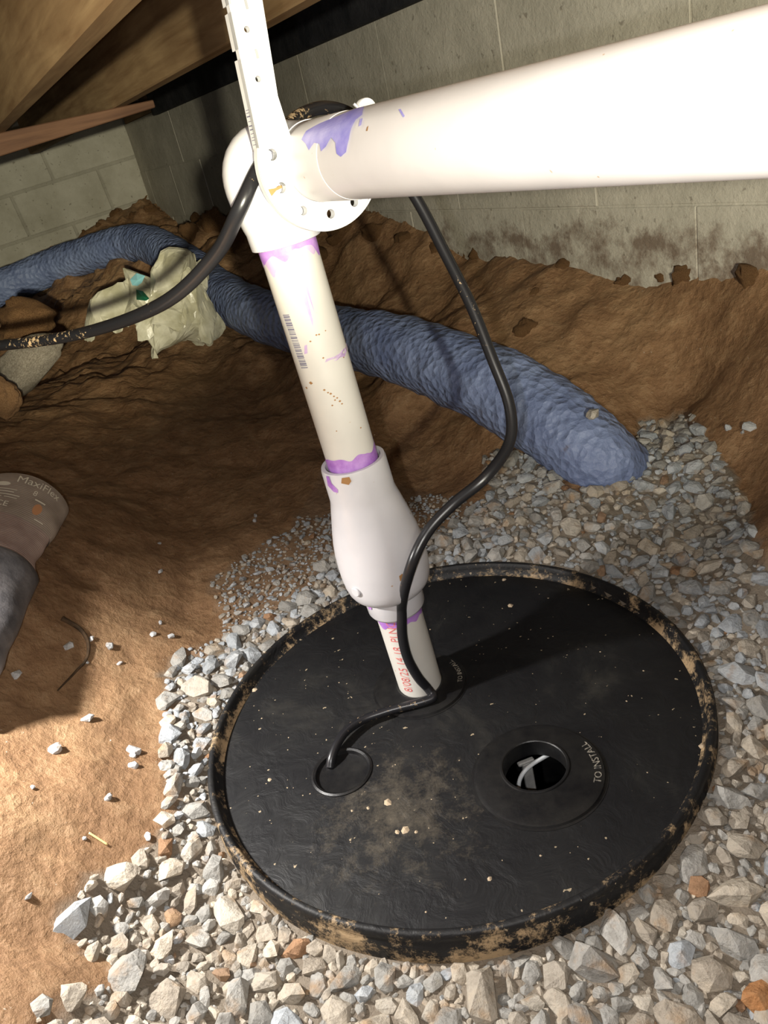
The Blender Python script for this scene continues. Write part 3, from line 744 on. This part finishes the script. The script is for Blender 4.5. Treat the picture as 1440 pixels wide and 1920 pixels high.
hpatch('mud_smear', [(689,239),(692,236),(690,246),(687,246)], RH + .0002, M['rust_dirt'], run)

# ------------------------------------------------------------------ pipe hanger
SR = -.036
hg = empty('pipe_hanger', pax(SR)); tag(hg, 'white plastic pipe hanger strap with punched holes looped round the horizontal pipe', 'pipe hanger')
RC = pax(SR)                                     # front face of the ring
def hp(a, b, back=0.): return RC + NN * a + np.array([0, 0, b]) - pd * back
def hab(px, py):
    p = on_plane(px, py, RC, pd) - RC; return float(p @ NN), float(p[2])
def prism(name, poly, th, mat, parent):
    n = len(poly); V = [hp(a, b) for a, b in poly] + [hp(a, b, th) for a, b in poly]
    Fc = [tuple(range(n)), tuple(range(2 * n - 1, n - 1, -1))] + [(i, n + i, n + (i + 1) % n, (i + 1) % n) for i in range(n)]
    o = mesh_obj(name, V, Fc, mat, parent)
    bm = bmesh.new(); bm.from_mesh(o.data); bmesh.ops.recalc_face_normals(bm, faces=bm.faces); bm.to_mesh(o.data); bm.free(); return o
a_s, a_e = math.radians(158), math.radians(392); ri, ro = .0297, .0515
poly = [(ro * math.cos(t), ro * math.sin(t)) for t in np.linspace(a_s, a_e, 64)] + [(ri * math.cos(t), ri * math.sin(t)) for t in np.linspace(a_e, a_s, 48)]
ringo = prism('hook', poly, .007, M['hanger'], hg)
for v in ringo.data.vertices: v.co -= Vector(pd) * .0006
n_ = 48; VV = []
for t in np.linspace(math.radians(175), math.radians(400), n_): VV += [hp(.0500 * math.cos(t), .0500 * math.sin(t), 0), hp(.0515 * math.cos(t), .0515 * math.sin(t), 0), hp(.0515 * math.cos(t), .0515 * math.sin(t), -.0018), hp(.0500 * math.cos(t), .0500 * math.sin(t), -.0018)]
FF = [(4 * i + k, 4 * i + (k + 1) % 4, 4 * i + 4 + (k + 1) % 4, 4 * i + 4 + k) for i in range(n_ - 1) for k in range(4)] + [(3, 2, 1, 0), tuple(4 * n_ - 4 + k for k in range(4))]
lip = mesh_obj('hook_lip', VV, FF, M['hanger'], hg)
LT = hab(428, 0); LB = hab(497, 330); RT = hab(492, 0); RM = hab(521, 180); RBm = hab(549, 268)
ex = lambda p, q, z: (p[0] + (q[0] - p[0]) * (z - p[1]) / (q[1] - p[1]), z)
TOPZ = ZJ - RC[2] - .001
poly = [ex(LB, LT, TOPZ), LB, hab(503, 348), hab(552, 348), RBm, RM, ex(RM, RT, TOPZ)]
strap = prism('strap', poly, .0062, M['hanger'], hg)
def hole(px, py, r, o_len=0):
    a, b = hab(px, py)
    if o_len:
        V, Fc = box_pts(hp(a - r, b - o_len, -.02), NN * 2 * r, np.array([0, 0, 2 * o_len]), -pd * .05); o = mesh_obj('cut', V, Fc, None)
    else:
        V, Fc = lathe([(0, -.03), (r, -.03), (r, .02), (0, .02)], 24, hp(a, b), pd); o = mesh_obj('cut', V, Fc, None)
    bm = bmesh.new(); bm.from_mesh(o.data); bmesh.ops.remove_doubles(bm, verts=bm.verts, dist=1e-5); bmesh.ops.recalc_face_normals(bm, faces=bm.faces); bm.to_mesh(o.data); bm.free(); return o
HO = [(510, 290, .0042), (528, 352, .0040)]
boolean(strap, [hole(*q) for q in HO] + [hole(462, 8, .0011, .0030), hole(482, 101, .0011, .0030), hole(463, 55, .0022), hole(484, 148, .0022)])
boolean(ringo, [hole(*q) for q in HO] + [hole(569, 395, .0036), hole(621, 401, .0036), hole(665, 379, .0036)])
for o in (strap, ringo): o.data.materials.clear(); o.data.materials.append(M['hanger'])
# side flange along the strap's edge, with notches and a printed scale
tl = ex(LB, LT, TOPZ)
def edge_pt(t): return (tl[0] + (LB[0] - tl[0]) * t, tl[1] + (LB[1] - tl[1]) * t)
zc = lambda py: (hab(428 + (497 - 428) * py / 330, py)[1] - tl[1]) / (LB[1] - tl[1])
flg = []
for (t0, t1) in ((0, zc(8)), (zc(22), zc(92)), (zc(110), 1.0)):
    a = edge_pt(t0); b = edge_pt(t1); o = hp(*a); V, Fc = box_pts(hp(a[0], a[1], .0), hp(*b) - hp(*a), NN * .0016, -pd * .0125)
    flg.append(mesh_obj('side_flange', V, Fc, M['hanger'], hg))
VV = []; FF = []
t = zc(205)
while t < .985:
    a = edge_pt(t); w_ = random.choice([.0004, .0008]); d0 = .004; d1 = random.choice([.008, .010, .0105]); e = np.array([tl[0] - LB[0], tl[1] - LB[1]]); e = e / np.linalg.norm(e) * w_
    b0 = len(VV); VV += [hp(a[0] - .0003, a[1], d0), hp(a[0] - .0003, a[1], d1), hp(a[0] - .0003 + e[0], a[1] + e[1], d1), hp(a[0] - .0003 + e[0], a[1] + e[1], d0)]; FF.append((b0, b0 + 1, b0 + 2, b0 + 3)); t += random.choice([.012, .016, .02])
mesh_obj('printed_scale', VV, FF, M['print_grey'], flg[-1])
hs = hab(528, 352)
V = [hp(hs[0] + x, hs[1] + y, -.0003) for x, y in ((-.013, -.001), (-.011, .0015), (-.006, .001), (.0, .002), (.0005, -.0002), (-.005, -.001), (-.010, -.004))]
mesh_obj('mud_smear', V, [tuple(range(7))], M['rust_dirt'], strap)
# strap lug behind the pipe
V, Fc = lathe([(0, 0), (.008, 0), (.0085, -.001), (.0085, -.006), (0, -.006)], 24, on_plane(690, 205, RC - pd * .004, pd), pd); auto_smooth(mesh_obj('clip_lug', V, Fc, M['hanger'], hg))

# ------------------------------------------------------------------ cord
cp = [(-220,640,1.02,60),(-80,650,.95,60),(0,648,.89,60),(150,626,.80,60),(300,572,.70,62),(400,483,.64,62),(448,395,.598,60),(478,327,.5985,58),(502,284,.612,58),(530,246,.640,58),(565,215,.672,57),(612,202,.69,57),(665,220,.71,56),(725,290,.72,55),(782,375,.73,55),(832,470,.735,55),(882,570,.735,55),(922,670,.735,55),(955,760,.735,55),(955,830,.73,55),(910,895,.72,55),(850,945,.73,55),(800,1000,.735,55),(768,1070,.742,54),(752,1150,.795,54),(760,1215,.818,54),(783,1265,.836,54)]
cpts = [at(a, b, d) for a, b, d, _ in cp]; crad = [r * 1e-4 for *_, r in cp]
for (x_, y_, l_) in ((-.98, .42, .10), (-1.15, .62, .012), (-1.45, .80, .008), (-1.85, .95, .008), (-2.2, .9, .008)):   # runs off along the soil
    cpts.insert(0, np.array([x_, y_, gz(x_, y_) + l_])); crad.insert(0, .006)
ZT = ZP + .0036
for a, b, z in ((806,1296,ZT+.010),(812,1308,ZT+.0055),(785,1318,ZT+.005),(745,1328,ZT+.005),(715,1337,ZT+.005),(680,1350,ZP+.009),(650,1370,ZP+.010),(632,1395,ZP+.008),(622,1420,ZP+.003),(619,1440,ZP-.004)):
    cpts.append(atz(a, b, z)); crad.append(.0048)
cc = catmull(np.c_[np.array(cpts), crad], 10)
for q in cc:                                       # the cord lies against the riser, not in it
    rel = q[:3] - foot; hh = rel @ vdir; o2 = rel - vdir * hh; d_ = np.linalg.norm(o2)
    if hh < .115 and d_ < RP + q[3] + .0002: q[:3] = foot + vdir * hh + o2 / d_ * (RP + q[3] + .0002)
V, Fc = sweep(cc[:, :3], cc[:, 3], 16); o = mesh_obj('power_cord', V, Fc, M['cord'], None, True); tag(o, 'black rubber power cord looping behind the white pipe down to the lid', 'cord')

# ------------------------------------------------------------------ blue drain pipe
bp = [(-160,590,2.55,.057),(-60,560,2.6,.057),(0,540,2.6,.057),(100,500,2.6,.057),(200,467,2.5,.057),(270,457,2.4,.057),(340,490,2.2,.057),(400,540,2.0,.057),(480,587,1.75,.057),(600,622,1.58,.058),(750,655,1.38,.060),(900,712,1.24,.062),(1000,765,1.17,.062),(1075,820,1.12,.058)]
bpts = [at(a, b, d) for a, b, d, _ in bp]; br = [q[3] for q in bp]
bpts.append(atz(1140, 872, .050)); br.append(.052); bpts.append(atz(1190, 905, -.015)); br.append(.046)
bc = catmull(np.c_[np.array(bpts), br], 16)
def bdisp(i, a, P):
    s = i * .02
    v = Vector((P[0] * 30 + math.cos(a) * 2.6, P[1] * 30 + math.sin(a) * 2.6, P[2] * 30))
    return .055 * mnoise.noise(v * .5) + .045 * mnoise.noise(v * 1.1) + .035 * abs(mnoise.noise(v * 2.3)) + .012 * math.sin(i * 1.3)
V, Fc = sweep(bc[:, :3], bc[:, 3], 40, True, bdisp); o = mesh_obj('drain_pipe', V, Fc, M['blue'], None, True); tag(o, 'blue fabric-wrapped perforated drain pipe curving across the soil into the gravel', 'drain pipe')
BLUE = bc

# ------------------------------------------------------------------ crumpled plastic bag
M['bag'] = mottled('cloudy_plastic', (.42, .40, .27), (.72, .70, .56), 18, .28, .6, .3, .004)
b_ = M['bag'].node_tree.nodes['Principled BSDF']; b_.inputs['Transmission Weight'].default_value = .18
M['teal'] = plain('teal_print', (.25, .55, .60), .35); M['green'] = plain('green_print', (.01, .10, .05), .35)
def blob_mesh(lobes, vox):
    bm = bmesh.new()
    for (c, r) in lobes:
        bmesh.ops.create_icosphere(bm, subdivisions=3, radius=1., matrix=Matrix.Translation(Vector(c)) @ Matrix.Diagonal((*r, 1)))
    me = bpy.data.meshes.new('tmp'); bm.to_mesh(me); bm.free(); o = bpy.data.objects.new('tmp', me); COL.objects.link(o)
    md = o.modifiers.new('r', 'REMESH'); md.mode = 'VOXEL'; md.voxel_size = vox
    bpy.context.view_layer.update(); r = bpy.data.meshes.new_from_object(o.evaluated_get(bpy.context.evaluated_depsgraph_get()))
    bpy.data.objects.remove(o); bpy.data.meshes.remove(me); return r
BD = 1.73
lob = [(at(335, 560, BD), (.070, .05, .075)), (at(350, 510, BD + .02), (.045, .03, .045)), (at(285, 545, BD - .01), (.05, .03, .035)), (at(232, 590, BD - .03), (.055, .035, .032)), (at(190, 602, BD - .03), (.034, .025, .022)), (at(300, 610, BD - .05), (.07, .04, .04)), (at(370, 595, BD), (.05, .04, .055))]
bmsh = blob_mesh(lob, .0085)
rd = random.Random(5); planes = [(Vector((rd.gauss(0, 1), rd.gauss(0, 1), rd.gauss(0, 1))).normalized(), Vector((rd.gauss(0, 1), rd.gauss(0, 1), rd.gauss(0, 1))).normalized(), rd.uniform(9, 26), rd.random()) for _ in range(12)]
for v in bmsh.vertices:
    p = v.co.copy(); off = Vector()
    for n_, m_, f_, ph in planes:
        t = (p.dot(n_) * f_ + ph) % 1; off += m_ * (abs(t - .5) - .25) * .62 / f_
    v.co = p + off * 1.0
bag = empty('plastic_bag', atg(300, 640)); tag(bag, 'crumpled cloudy plastic bag with green and teal print beside the blue drain pipe', 'bag')
link_mesh('film', bmsh, M['bag'], bag)
def flake(name, pxs, d, mat, parent, th=.006):
    n = len(pxs); V = [at(a, b, d) for a, b in pxs] + [at(a, b, d + th) for a, b in pxs]
    ctr = at(*np.mean(pxs, axis=0), d - .012); V.append(ctr)
    Fc = [(i, (i + 1) % n, 2 * n) for i in range(n)] + [tuple(range(2 * n - 1, n - 1, -1))] + [(i, n + i, n + (i + 1) % n, (i + 1) % n) for i in range(n)]
    return mesh_obj(name, V, Fc, mat, parent)
flake('printed_flap', [(244,524),(256,512),(272,517),(266,530),(258,536),(248,535)], BD - .055, M['teal'], bag)
flake('printed_label', [(255,543),(268,546),(280,560),(274,564),(256,562)], BD - .055, M['green'], bag)

# ------------------------------------------------------------------ rocks, clods
def rock_mesh(name, seed, npts, stretch, sub=0, amp=0.):
    r = random.Random(seed); bm = bmesh.new()
    for _ in range(npts):
        v = Vector((r.gauss(0, 1), r.gauss(0, 1), r.gauss(0, 1))).normalized() * r.uniform(.82, 1.05)
        bm.verts.new((v.x * stretch[0], v.y * stretch[1], v.z * stretch[2]))
    g = bmesh.ops.convex_hull(bm, input=bm.verts)
    bmesh.ops.delete(bm, geom=[e for e in g['geom_interior'] if isinstance(e, bmesh.types.BMVert)], context='VERTS')
    if sub:
        bmesh.ops.subdivide_edges(bm, edges=bm.edges[:], cuts=sub, use_grid_fill=True, smooth=.35)
        for v in bm.verts:
            v.co *= 1 + amp * (mnoise.noise(v.co * 2.1 + Vector((seed, 0, 0))) + .6 * mnoise.noise(v.co * 4.7 + Vector((0, seed, 0))) + .4 * mnoise.noise(v.co * 9 + Vector((0, seed, 3))))
    bmesh.ops.recalc_face_normals(bm, faces=bm.faces)
    me = bpy.data.meshes.new(name); bm.to_mesh(me); bm.free(); return me
def big_rock(name, px, py, depth, size, mat, label, cat, seed, rot=(0, 0, 0), amp=.25, group=None, ground=True):
    me = rock_mesh(name, seed, 22, (1, 1, 1), 4, amp); o = link_mesh(name, me, mat, None, True)
    p = at(px, py, depth)
    o.location = Vector(p); o.scale = size; o.rotation_euler = rot; return tag(o, label, cat, group)
big_rock('soil_clod', 45, 600, 1.62, (.065, .06, .048), M['clod'], 'big crumbly brown soil clod under the hanging cord beside the dark hollow', 'clod', 3, (.2, .1, .5))
big_rock('stone_slab', 55, 690, 1.50, (.085, .06, .05), M['slab'], 'grey flaky stone slab below the cord, leaning on brown soil', 'stone', 5, (.4, -.6, .3), .14)
big_rock('soil_clod', 0, 745, 1.40, (.035, .035, .045), M['clod_orange'], 'rounded tan clod resting against the grey flaky slab', 'clod', 8)
big_rock('soil_clod', 1418, 895, 1.06, (.036, .04, .055), M['clod_orange'], 'smooth orange-brown clod at the gravel edge below the bank', 'clod', 12, (0, .2, .2), .12)
big_rock('soil_clod', 1432, 735, 1.14, (.04, .05, .06), M['clod'], 'rough brown clod on the bank above the smooth orange clod', 'clod', 14, (0, 0, 0), .3)
nclod = 0
for (a, b, s) in ((235,390,.05),(262,378,.055),(285,395,.05),(305,375,.04),(215,405,.04),(185,425,.03),(160,438,.03),(120,455,.03),(250,410,.04),(330,405,.05),(375,410,.06),(400,425,.06),(420,405,.05),(360,435,.05),(95,480,.03),(70,490,.03),(640,440,.05),(870,440,.030),(885,465,.035),(905,478,.03),(960,470,.03),(1255,505,.04),(1290,520,.03),(1180,530,.03),(1015,490,.03),(1060,505,.025),(600,480,.04),(700,440,.04),(760,450,.035),(820,470,.03),(985,620,.03),(1000,560,.02),(1405,530,.03)):
    P = atg(a, b, -.01); me = rock_mesh('soil_clod', 40 + nclod, 16, (1, random.uniform(.7, 1), random.uniform(.6, .9)), 3, .35); nclod += 1
    o = link_mesh('soil_clod', me, M['clod'], None, True); o.location = Vector(P); k = s * random.uniform(.75, 1.1); o.scale = (k, k, k); o.rotation_euler = (random.random(), random.random(), 6 * random.random())
    if a < 450: tag(o, 'lumpy brown soil clod heaped at the foot of the far block corner', 'clod', 'clods at the far wall corner')
    else: tag(o, 'brown soil clod on the bank along the stained block wall', 'clod', 'clods along the stained wall')

# ------------------------------------------------------------------ gravel
VAR = []
for k in range(16):
    VAR.append(rock_mesh('gravel_stone', 100 + k, 19 + k % 5, (1, random.uniform(.52, .92), random.uniform(.40, .68))))
for me in VAR: me.materials.append(M['stone'])
PAL = {'blue': [(.37, .40, .43), (.34, .365, .385), (.42, .445, .465)], 'grey': [(.34, .335, .315), (.39, .38, .355), (.30, .295, .275)], 'tan': [(.38, .335, .275), (.42, .375, .31), (.35, .315, .265)], 'cream': [(.50, .445, .365), (.47, .43, .365)], 'rust': [(.31, .18, .10), (.29, .19, .12)]}
CN = {'blue': 'blue-grey', 'grey': 'grey', 'tan': 'tan', 'cream': 'cream', 'rust': 'rusty orange'}
def pick(x, y):
    lower = y < -.12 and x > -.36
    if lower: w = {'blue': .03, 'grey': .44, 'tan': .36, 'cream': .155, 'rust': .012}
    elif x < -.31: w = {'blue': .55, 'grey': .30, 'tan': .12, 'cream': .026, 'rust': .004}
    else: w = {'blue': .40, 'grey': .36, 'tan': .14, 'cream': .085, 'rust': .008}
    t = random.random(); s = 0
    for k, v in w.items():
        s += v
        if t < s: break
    c = random.choice(PAL[k]); j = random.uniform(.85, 1.12)
    return k, tuple(q * j for q in c)
cell = .02; grid = {}; stones = []
def free(x, y, r, f):
    ci, cj = int(x // cell), int(y // cell)
    for i in range(ci - 2, ci + 3):
        for j in range(cj - 2, cj + 3):
            for (a, b, s) in grid.get((i, j), ()):
                if (a - x) ** 2 + (b - y) ** 2 < (f * (r + s)) ** 2: return False
    return True
gp = np.array(gpoly); x0, y0 = gp.min(axis=0); x1, y1 = gp.max(axis=0)
x0 = max(x0, -.75); x1 = min(x1, .62); y0 = max(y0, -.62); y1 = min(y1, .62)
def throw(n, rmin, rmax, f, poly, layer, prob=1.):
    X = rng.uniform(x0, x1, n); Y = rng.uniform(y0, y1, n); R_ = rmin + (rmax - rmin) * rng.random(n) ** 1.5
    ok = inpoly(X, Y, poly) & (np.hypot(X, Y) > .266 + R_ * .75) & (rng.random(n) < prob)
    for i in np.nonzero(ok)[0]:
        x, y, r = X[i], Y[i], R_[i]
        if y > .12 and r > .016: r *= .85
        if not free(x, y, r, f): continue
        grid.setdefault((int(x // cell), int(y // cell)), []).append((x, y, r))
        stones.append((x, y, r, layer))
throw(9000, .0125, .021, .80, gpoly, 0)
throw(40000, .0085, .0125, .70, gpoly, 0)
throw(70000, .0050, .0085, .62, gpoly, 0)
throw(40000, .0026, .0050, .60, gpoly, 0)
throw(9000, .0035, .0075, .75, fpoly, 1, .55)
throw(30000, .0018, .0046, .7, fpoly, 1, .8)
throw(900, .004, .009, .8, fpoly, 1, .35)
rec = []
for (x, y, r, layer) in stones:
    k, c = pick(x, y); z = gz(x, y) + r * random.uniform(-.08, .30)
    yaw = random.uniform(0, 6.283); t1 = random.gauss(0, .30); t2 = random.gauss(0, .30)
    rec.append((x, y, z, r * 1.12, k, c, yaw, t1, t2, random.randrange(16), layer))
def seen(q):
    u, v, w = project(q[:3]); return -10 < u < 1450 and -10 < v < 1930
order = sorted([i for i, q in enumerate(rec) if seen(q)], key=lambda i: -rec[i][3] / project(rec[i][:3])[2])
single = set(order[:285])
def rotm(q): return Matrix.Rotation(q[6], 4, 'Z') @ Matrix.Rotation(q[7], 4, 'X') @ Matrix.Rotation(q[8], 4, 'Y')
gravel_labels = {}
for i in sorted(single):
    q = rec[i]; o = bpy.data.objects.new('gravel_stone', VAR[q[9]]); COL.objects.link(o)
    o.matrix_world = Matrix.Translation(Vector(q[:3])) @ rotm(q) @ Matrix.Diagonal((q[3], q[3], q[3], 1)); o.color = (*q[5], 1)
    if q[0] < -.30: z_, g_ = 'between the lid rim and the bare soil', 'stones between lid and bare soil'
    elif q[1] > .10: z_, g_ = 'between the lid and the blue drain pipe', 'stones between lid and blue pipe'
    elif q[0] > .25: z_, g_ = 'beside the lid on the stained-wall side', 'stones beside the lid towards the wall'
    else: z_, g_ = 'along the muddiest stretch of the lid rim', 'stones along the muddy rim'
    z2 = ' touching the rim' if math.hypot(q[0], q[1]) < .266 + q[3] * 1.5 else ''
    key = (q[4], z_); big = key not in gravel_labels or q[3] > gravel_labels[key][0]
    if big: gravel_labels[key] = (q[3], o)
    tag(o, f'{CN[q[4]]} angular crushed stone {z_}{z2}', 'stone', f'{CN[q[4]]} {g_}{z2}')
for (k_, z_), (r_, o) in gravel_labels.items(): o['label'] = f'largest {CN[k_]} angular crushed stone {z_}'; del o['group']
# everything smaller: one bed of loose gravel
VV = []; FF = []; CC = []; nb = 0
vd = [(np.array([v.co[:] for v in me.vertices]), [tuple(p.vertices) for p in me.polygons]) for me in VAR]
for i, q in enumerate(rec):
    if i in single: continue
    v, f = vd[q[9]]; mt = np.array(rotm(q).to_3x3()); VV.append(v * q[3] @ mt.T + np.array(q[:3])); FF += [tuple(nb + a for a in t) for t in f]
    CC.append(np.tile((*q[5], 1.), (len(v), 1))); nb += len(v)
VV = np.vstack(VV); CC = np.vstack(CC)
me = bpy.data.meshes.new('loose_gravel'); me.from_pydata(VV.tolist(), [], FF); me.update()
ca = me.color_attributes.new('tint', 'FLOAT_COLOR', 'POINT'); ca.data.foreach_set('color', CC.ravel())
tag(link_mesh('loose_gravel', me, M['stone_bed']), 'bed of small loose crushed gravel around the black lid', 'gravel', kind='stuff')
print('stones', len(stones), 'bed tris', len(FF))
def stone_at(px, py, size, col, label, group=None, seed=0, lift=.25):
    P = atg(px, py); d = project(P)[2]; r = size / 2 / F * d
    o = bpy.data.objects.new('stone', VAR[seed % 16]); COL.objects.link(o); P[2] += r * lift
    o.matrix_world = Matrix.Translation(Vector(P)) @ Matrix.Rotation(seed * 1.3, 4, 'Z') @ Matrix.Diagonal((r, r, r * 1.1, 1)); o.color = (*col, 1)
    return tag(o, label, 'stone', group)
for i, (a, b, s) in enumerate(((166,1352,32),(105,1408,34),(252,1412,34),(130,1217,28),(207,1215,24),(32,1270,28),(175,1205,18),(252,1440,26),(204,1500,22),(165,1246,14),(288,1192,16),(303,1172,14),(322,1198,18),(303,1076,14),(62,1478,12),(225,1245,14),(279,1572,24),(162,1580,12),(478,978,14),(300,1020,10),(1365,808,20),(1405,806,30),(1392,815,14),(480,970,12),(250,1420,16),(60,1690,18),(275,1610,14))):
    if a > 1300: stone_at(a, b, s, (.44, .46, .48), 'pale blue-grey stone on the brown bank beyond the gravel edge', 'stones on the brown bank', i + 3)
    else: stone_at(a, b, s, (.50, .51, .52), 'pale chip of stone lying alone on the bare brown soil', 'chips on the bare soil', i)
# stones that stand out
p = at(1112, 777, 1.09); o = bpy.data.objects.new('stone', VAR[4]); COL.objects.link(o)
kk = min(range(len(BLUE)), key=lambda i: (project(BLUE[i][:3])[0] - 1100) ** 2); 
o.matrix_world = Matrix.Translation(Vector(at(1112, 777, float(project(BLUE[kk][:3])[2]) - .058))) @ Matrix.Rotation(.8, 4, 'Z') @ Matrix.Diagonal((.013, .013, .013, 1)); o.color = (.44, .41, .36, 1)
tag(o, 'single grey stone resting on top of the blue drain pipe', 'stone')
stone_at(1425, 1885, 75, (.42, .20, .08), 'largest rusty orange stone in the gravel', None, 5, .5)

# ------------------------------------------------------------------ glove
def knit(name, col, col2, sc):
    m, nt, b = newmat(name); v = coord(nt, 'Object')
    n = tex(nt, 'Noise', geopos(nt), Scale=30., Detail=6.); c = ramp(nt, n.outputs['Fac'], [(.3, col), (.7, col2)])
    lnk(nt, c, b.inputs['Base Color']); b.inputs['Roughness'].default_value = .85; b.inputs['Specular IOR Level'].default_value = .2
    a = nt.nodes.new('ShaderNodeAttribute'); a.attribute_name = 'along'
    mt = nt.nodes.new('ShaderNodeMath'); mt.operation = 'MULTIPLY'; mt.inputs[1].default_value = sc; lnk(nt, a.outputs['Fac'], mt.inputs[0])
    si = nt.nodes.new('ShaderNodeMath'); si.operation = 'SINE'; lnk(nt, mt.outputs[0], si.inputs[0]); bump(nt, b, si.outputs[0], .22, .0008)
    return m
M['cuff'] = knit('taupe_knit', (.28, .225, .18), (.43, .355, .29), 3200)
M['wrist'] = knit('pinkish_knit', (.26, .18, .155), (.44, .335, .285), 2600)
M['palm'] = mottled('dark_grey_coating', (.065, .062, .065), (.16, .15, .15), 30, .55, .4, .4, .003)
gh = atg(52, 985); gw = atg(-58, 1210); GK = (88 / F * project(gh)[2]) / .060
H0 = gh + np.array([0, 0, .030 * GK]); W0 = gw + np.array([0, 0, .030 * GK]); ga = W0 - H0; ga /= np.linalg.norm(ga)
gs = .87 * CX - .42 * CU; gs -= ga * (gs @ ga); gs /= np.linalg.norm(gs); gt = np.cross(gs, ga)
if gt @ (C - H0) < 0: gt = -gt
def gprof(s):
    ks = [(-.01, .060, .028), (0, .060, .028), (.03, .056, .027), (.06, .050, .025), (.085, .047, .024), (.10, .049, .025), (.11, .054, .028), (.16, .056, .028), (.21, .054, .026), (.25, .050, .022)]
    for (a, b, c), (d, e, f) in zip(ks, ks[1:]):
        if s <= d: t = (s - a) / (d - a); t = t * t * (3 - 2 * t); return b + (e - b) * t, c + (f - c) * t
    return ks[-1][1:]
def gpt(u, s, grow=0.):
    w, h = gprof(s); w *= GK; h *= GK; hem = max(0, 1 - s / .05)
    sh = -.016 * hem * (.6 + math.cos(u - 1.2)) + .004 * hem * math.sin(3 * u)
    wr = 1 + .05 * mnoise.noise((math.cos(u) * 1.5, math.sin(u) * 1.5, s * 40))
    p = H0 + ga * (s * 1.4 + sh) * GK + (w * wr + grow) * math.cos(u) * gs + (h * wr + grow) * math.sin(u) * gt
    return p
glove = empty('work_glove', (gh + gw) / 2); tag(glove, 'empty taupe knit work glove with dark grey coated palm lying on the soil', 'glove')
def gpart(name, s0, s1, m, mat, grow=0., capend=False, n=64):
    V = []; Fc = []; al = []
    for i in range(m + 1):
        s = s0 + (s1 - s0) * i / m
        for k in range(n): V.append(gpt(2 * math.pi * k / n, s, grow)); al.append(s)
    for i in range(m):
        for k in range(n): Fc.append((i * n + k, i * n + (k + 1) % n, (i + 1) * n + (k + 1) % n, (i + 1) * n + k))
    if capend: Fc.append(tuple(m * n + k for k in range(n)))
    o = mesh_obj(name, V, Fc, mat, glove, True); a = o.data.attributes.new('along', 'FLOAT', 'POINT'); a.data.foreach_set('value', al)
    return o
cuff = gpart('cuff', 0, .052, 12, M['cuff'], .0012); gpart('cuff_lining', .0, .05, 8, M['palm'], -.0015)
gpart('ribbed_wrist', .049, .112, 16, M['wrist']); gpart('coated_palm', .104, .225, 22, M['palm'], .0025, True)
for k, (o_, l_, sp) in enumerate(((-.036, .065, -.10), (-.012, .078, -.03), (.012, .075, .03), (.036, .058, .10))):
    b0 = H0 + ga * .21 * 1.4 * GK + gs * o_ * GK; c_ = [b0 + ga * (l_ * t) + gs * sp * l_ * t - gt * (.030 * t * t) for t in np.linspace(0, 1, 7)]
    V, Fc = sweep(c_, [.0125, .0125, .012, .0118, .0112, .0095, .005], 14); mesh_obj('finger', V, Fc, M['palm'], glove, True)
c_ = [H0 + ga * (.19 + .06 * t) * GK - gs * (.045 + .035 * t) * GK - gt * .01 * t for t in np.linspace(0, 1, 7)]
V, Fc = sweep(c_, [.016, .0155, .0145, .0138, .013, .011, .006], 14); mesh_obj('thumb', V, Fc, M['palm'], glove, True)
def gtext(s, u0, s0, size, adv, mat, name='printed_text', slope=0.):
    """text running across the cuff: x goes round (decreasing u), letters stand towards the hem"""
    V, Fc = text_mesh(s, size); out = []
    for v in V:
        w, h = gprof(s0); u = u0 - v[0] * adv / ((w + h) * .55)
        out.append(gpt(u, s0 - v[1] + slope * v[0], .0021))
    o = mesh_obj(name, out, Fc, mat, cuff); return o
gtext('MaxiFlex', 1.72, .0125, .0125, 1.0, M['print_white'])
gtext('8', 1.32, .0225, .0085, 1.0, M['print_white'])
def gline(u0, u1, s0, w_):
    us = np.linspace(u0, u1, 9); V = [gpt(u, s0, .0021) for u in us] + [gpt(u, s0 + w_, .0021) for u in us]
    return mesh_obj('printed_line', V, [(i, i + 1, 10 + i, 9 + i) for i in range(8)], M['print_white'], cuff)
for u0, u1, s0, w_ in ((2.05, 1.62, .0225, .0007), (2.0, 1.66, .0255, .0009), (2.05, 1.52, .029, .0011), (2.02, 1.85, .0325, .0008), (1.80, 1.55, .0325, .0008), (1.22, .98, .0255, .0016), (1.02, .78, .046, .0009)): gline(u0, u1, s0, w_)
gtext('CE', 1.9, .0445, .009, 1., M['print_white'])
def gpatch(name, uc, sc_, ru, rs, mat):
    n = 18; V = [gpt(uc, sc_, .0022)] + [gpt(uc + ru * math.cos(t), sc_ + rs * math.sin(t), .0022) for t in np.linspace(0, 2 * math.pi, n, endpoint=False)]
    return mesh_obj(name, V, [(0, 1 + i, 1 + (i + 1) % n) for i in range(n)], mat, cuff)
gpatch('printed_mark', 1.92, .0165, .13, .0028, M['print_white']); gpatch('printed_mark', 1.08, .036, .10, .0065, M['print_orange'])

# ------------------------------------------------------------------ litter on the soil
tw = [atg(a, b, .003) for a, b in ((118,1163),(135,1170),(152,1183),(165,1202),(166,1222),(160,1242),(148,1258),(132,1275),(118,1290),(110,1298))]
tc = catmull(tw, 6); V, Fc = sweep(tc, np.linspace(.0030, .0008, len(tc)), 8); M['root'] = mottled('dark_root', (.03, .02, .012), (.09, .055, .03), 80, .9, .2)
tag(mesh_obj('root', V, Fc, M['root'], None, True), 'thin dark curved root lying on the bare soil near the glove', 'root')
sw = [atg(a, b, .002) for a, b in ((167,1562),(178,1569),(190,1577),(203,1586))]; M['straw'] = plain('straw', (.62, .46, .20), .6)
V, Fc = sweep(catmull(sw, 4), .0011, 6); tag(mesh_obj('straw', V, Fc, M['straw'], None, True), 'short yellow straw lying on the bare soil', 'straw')
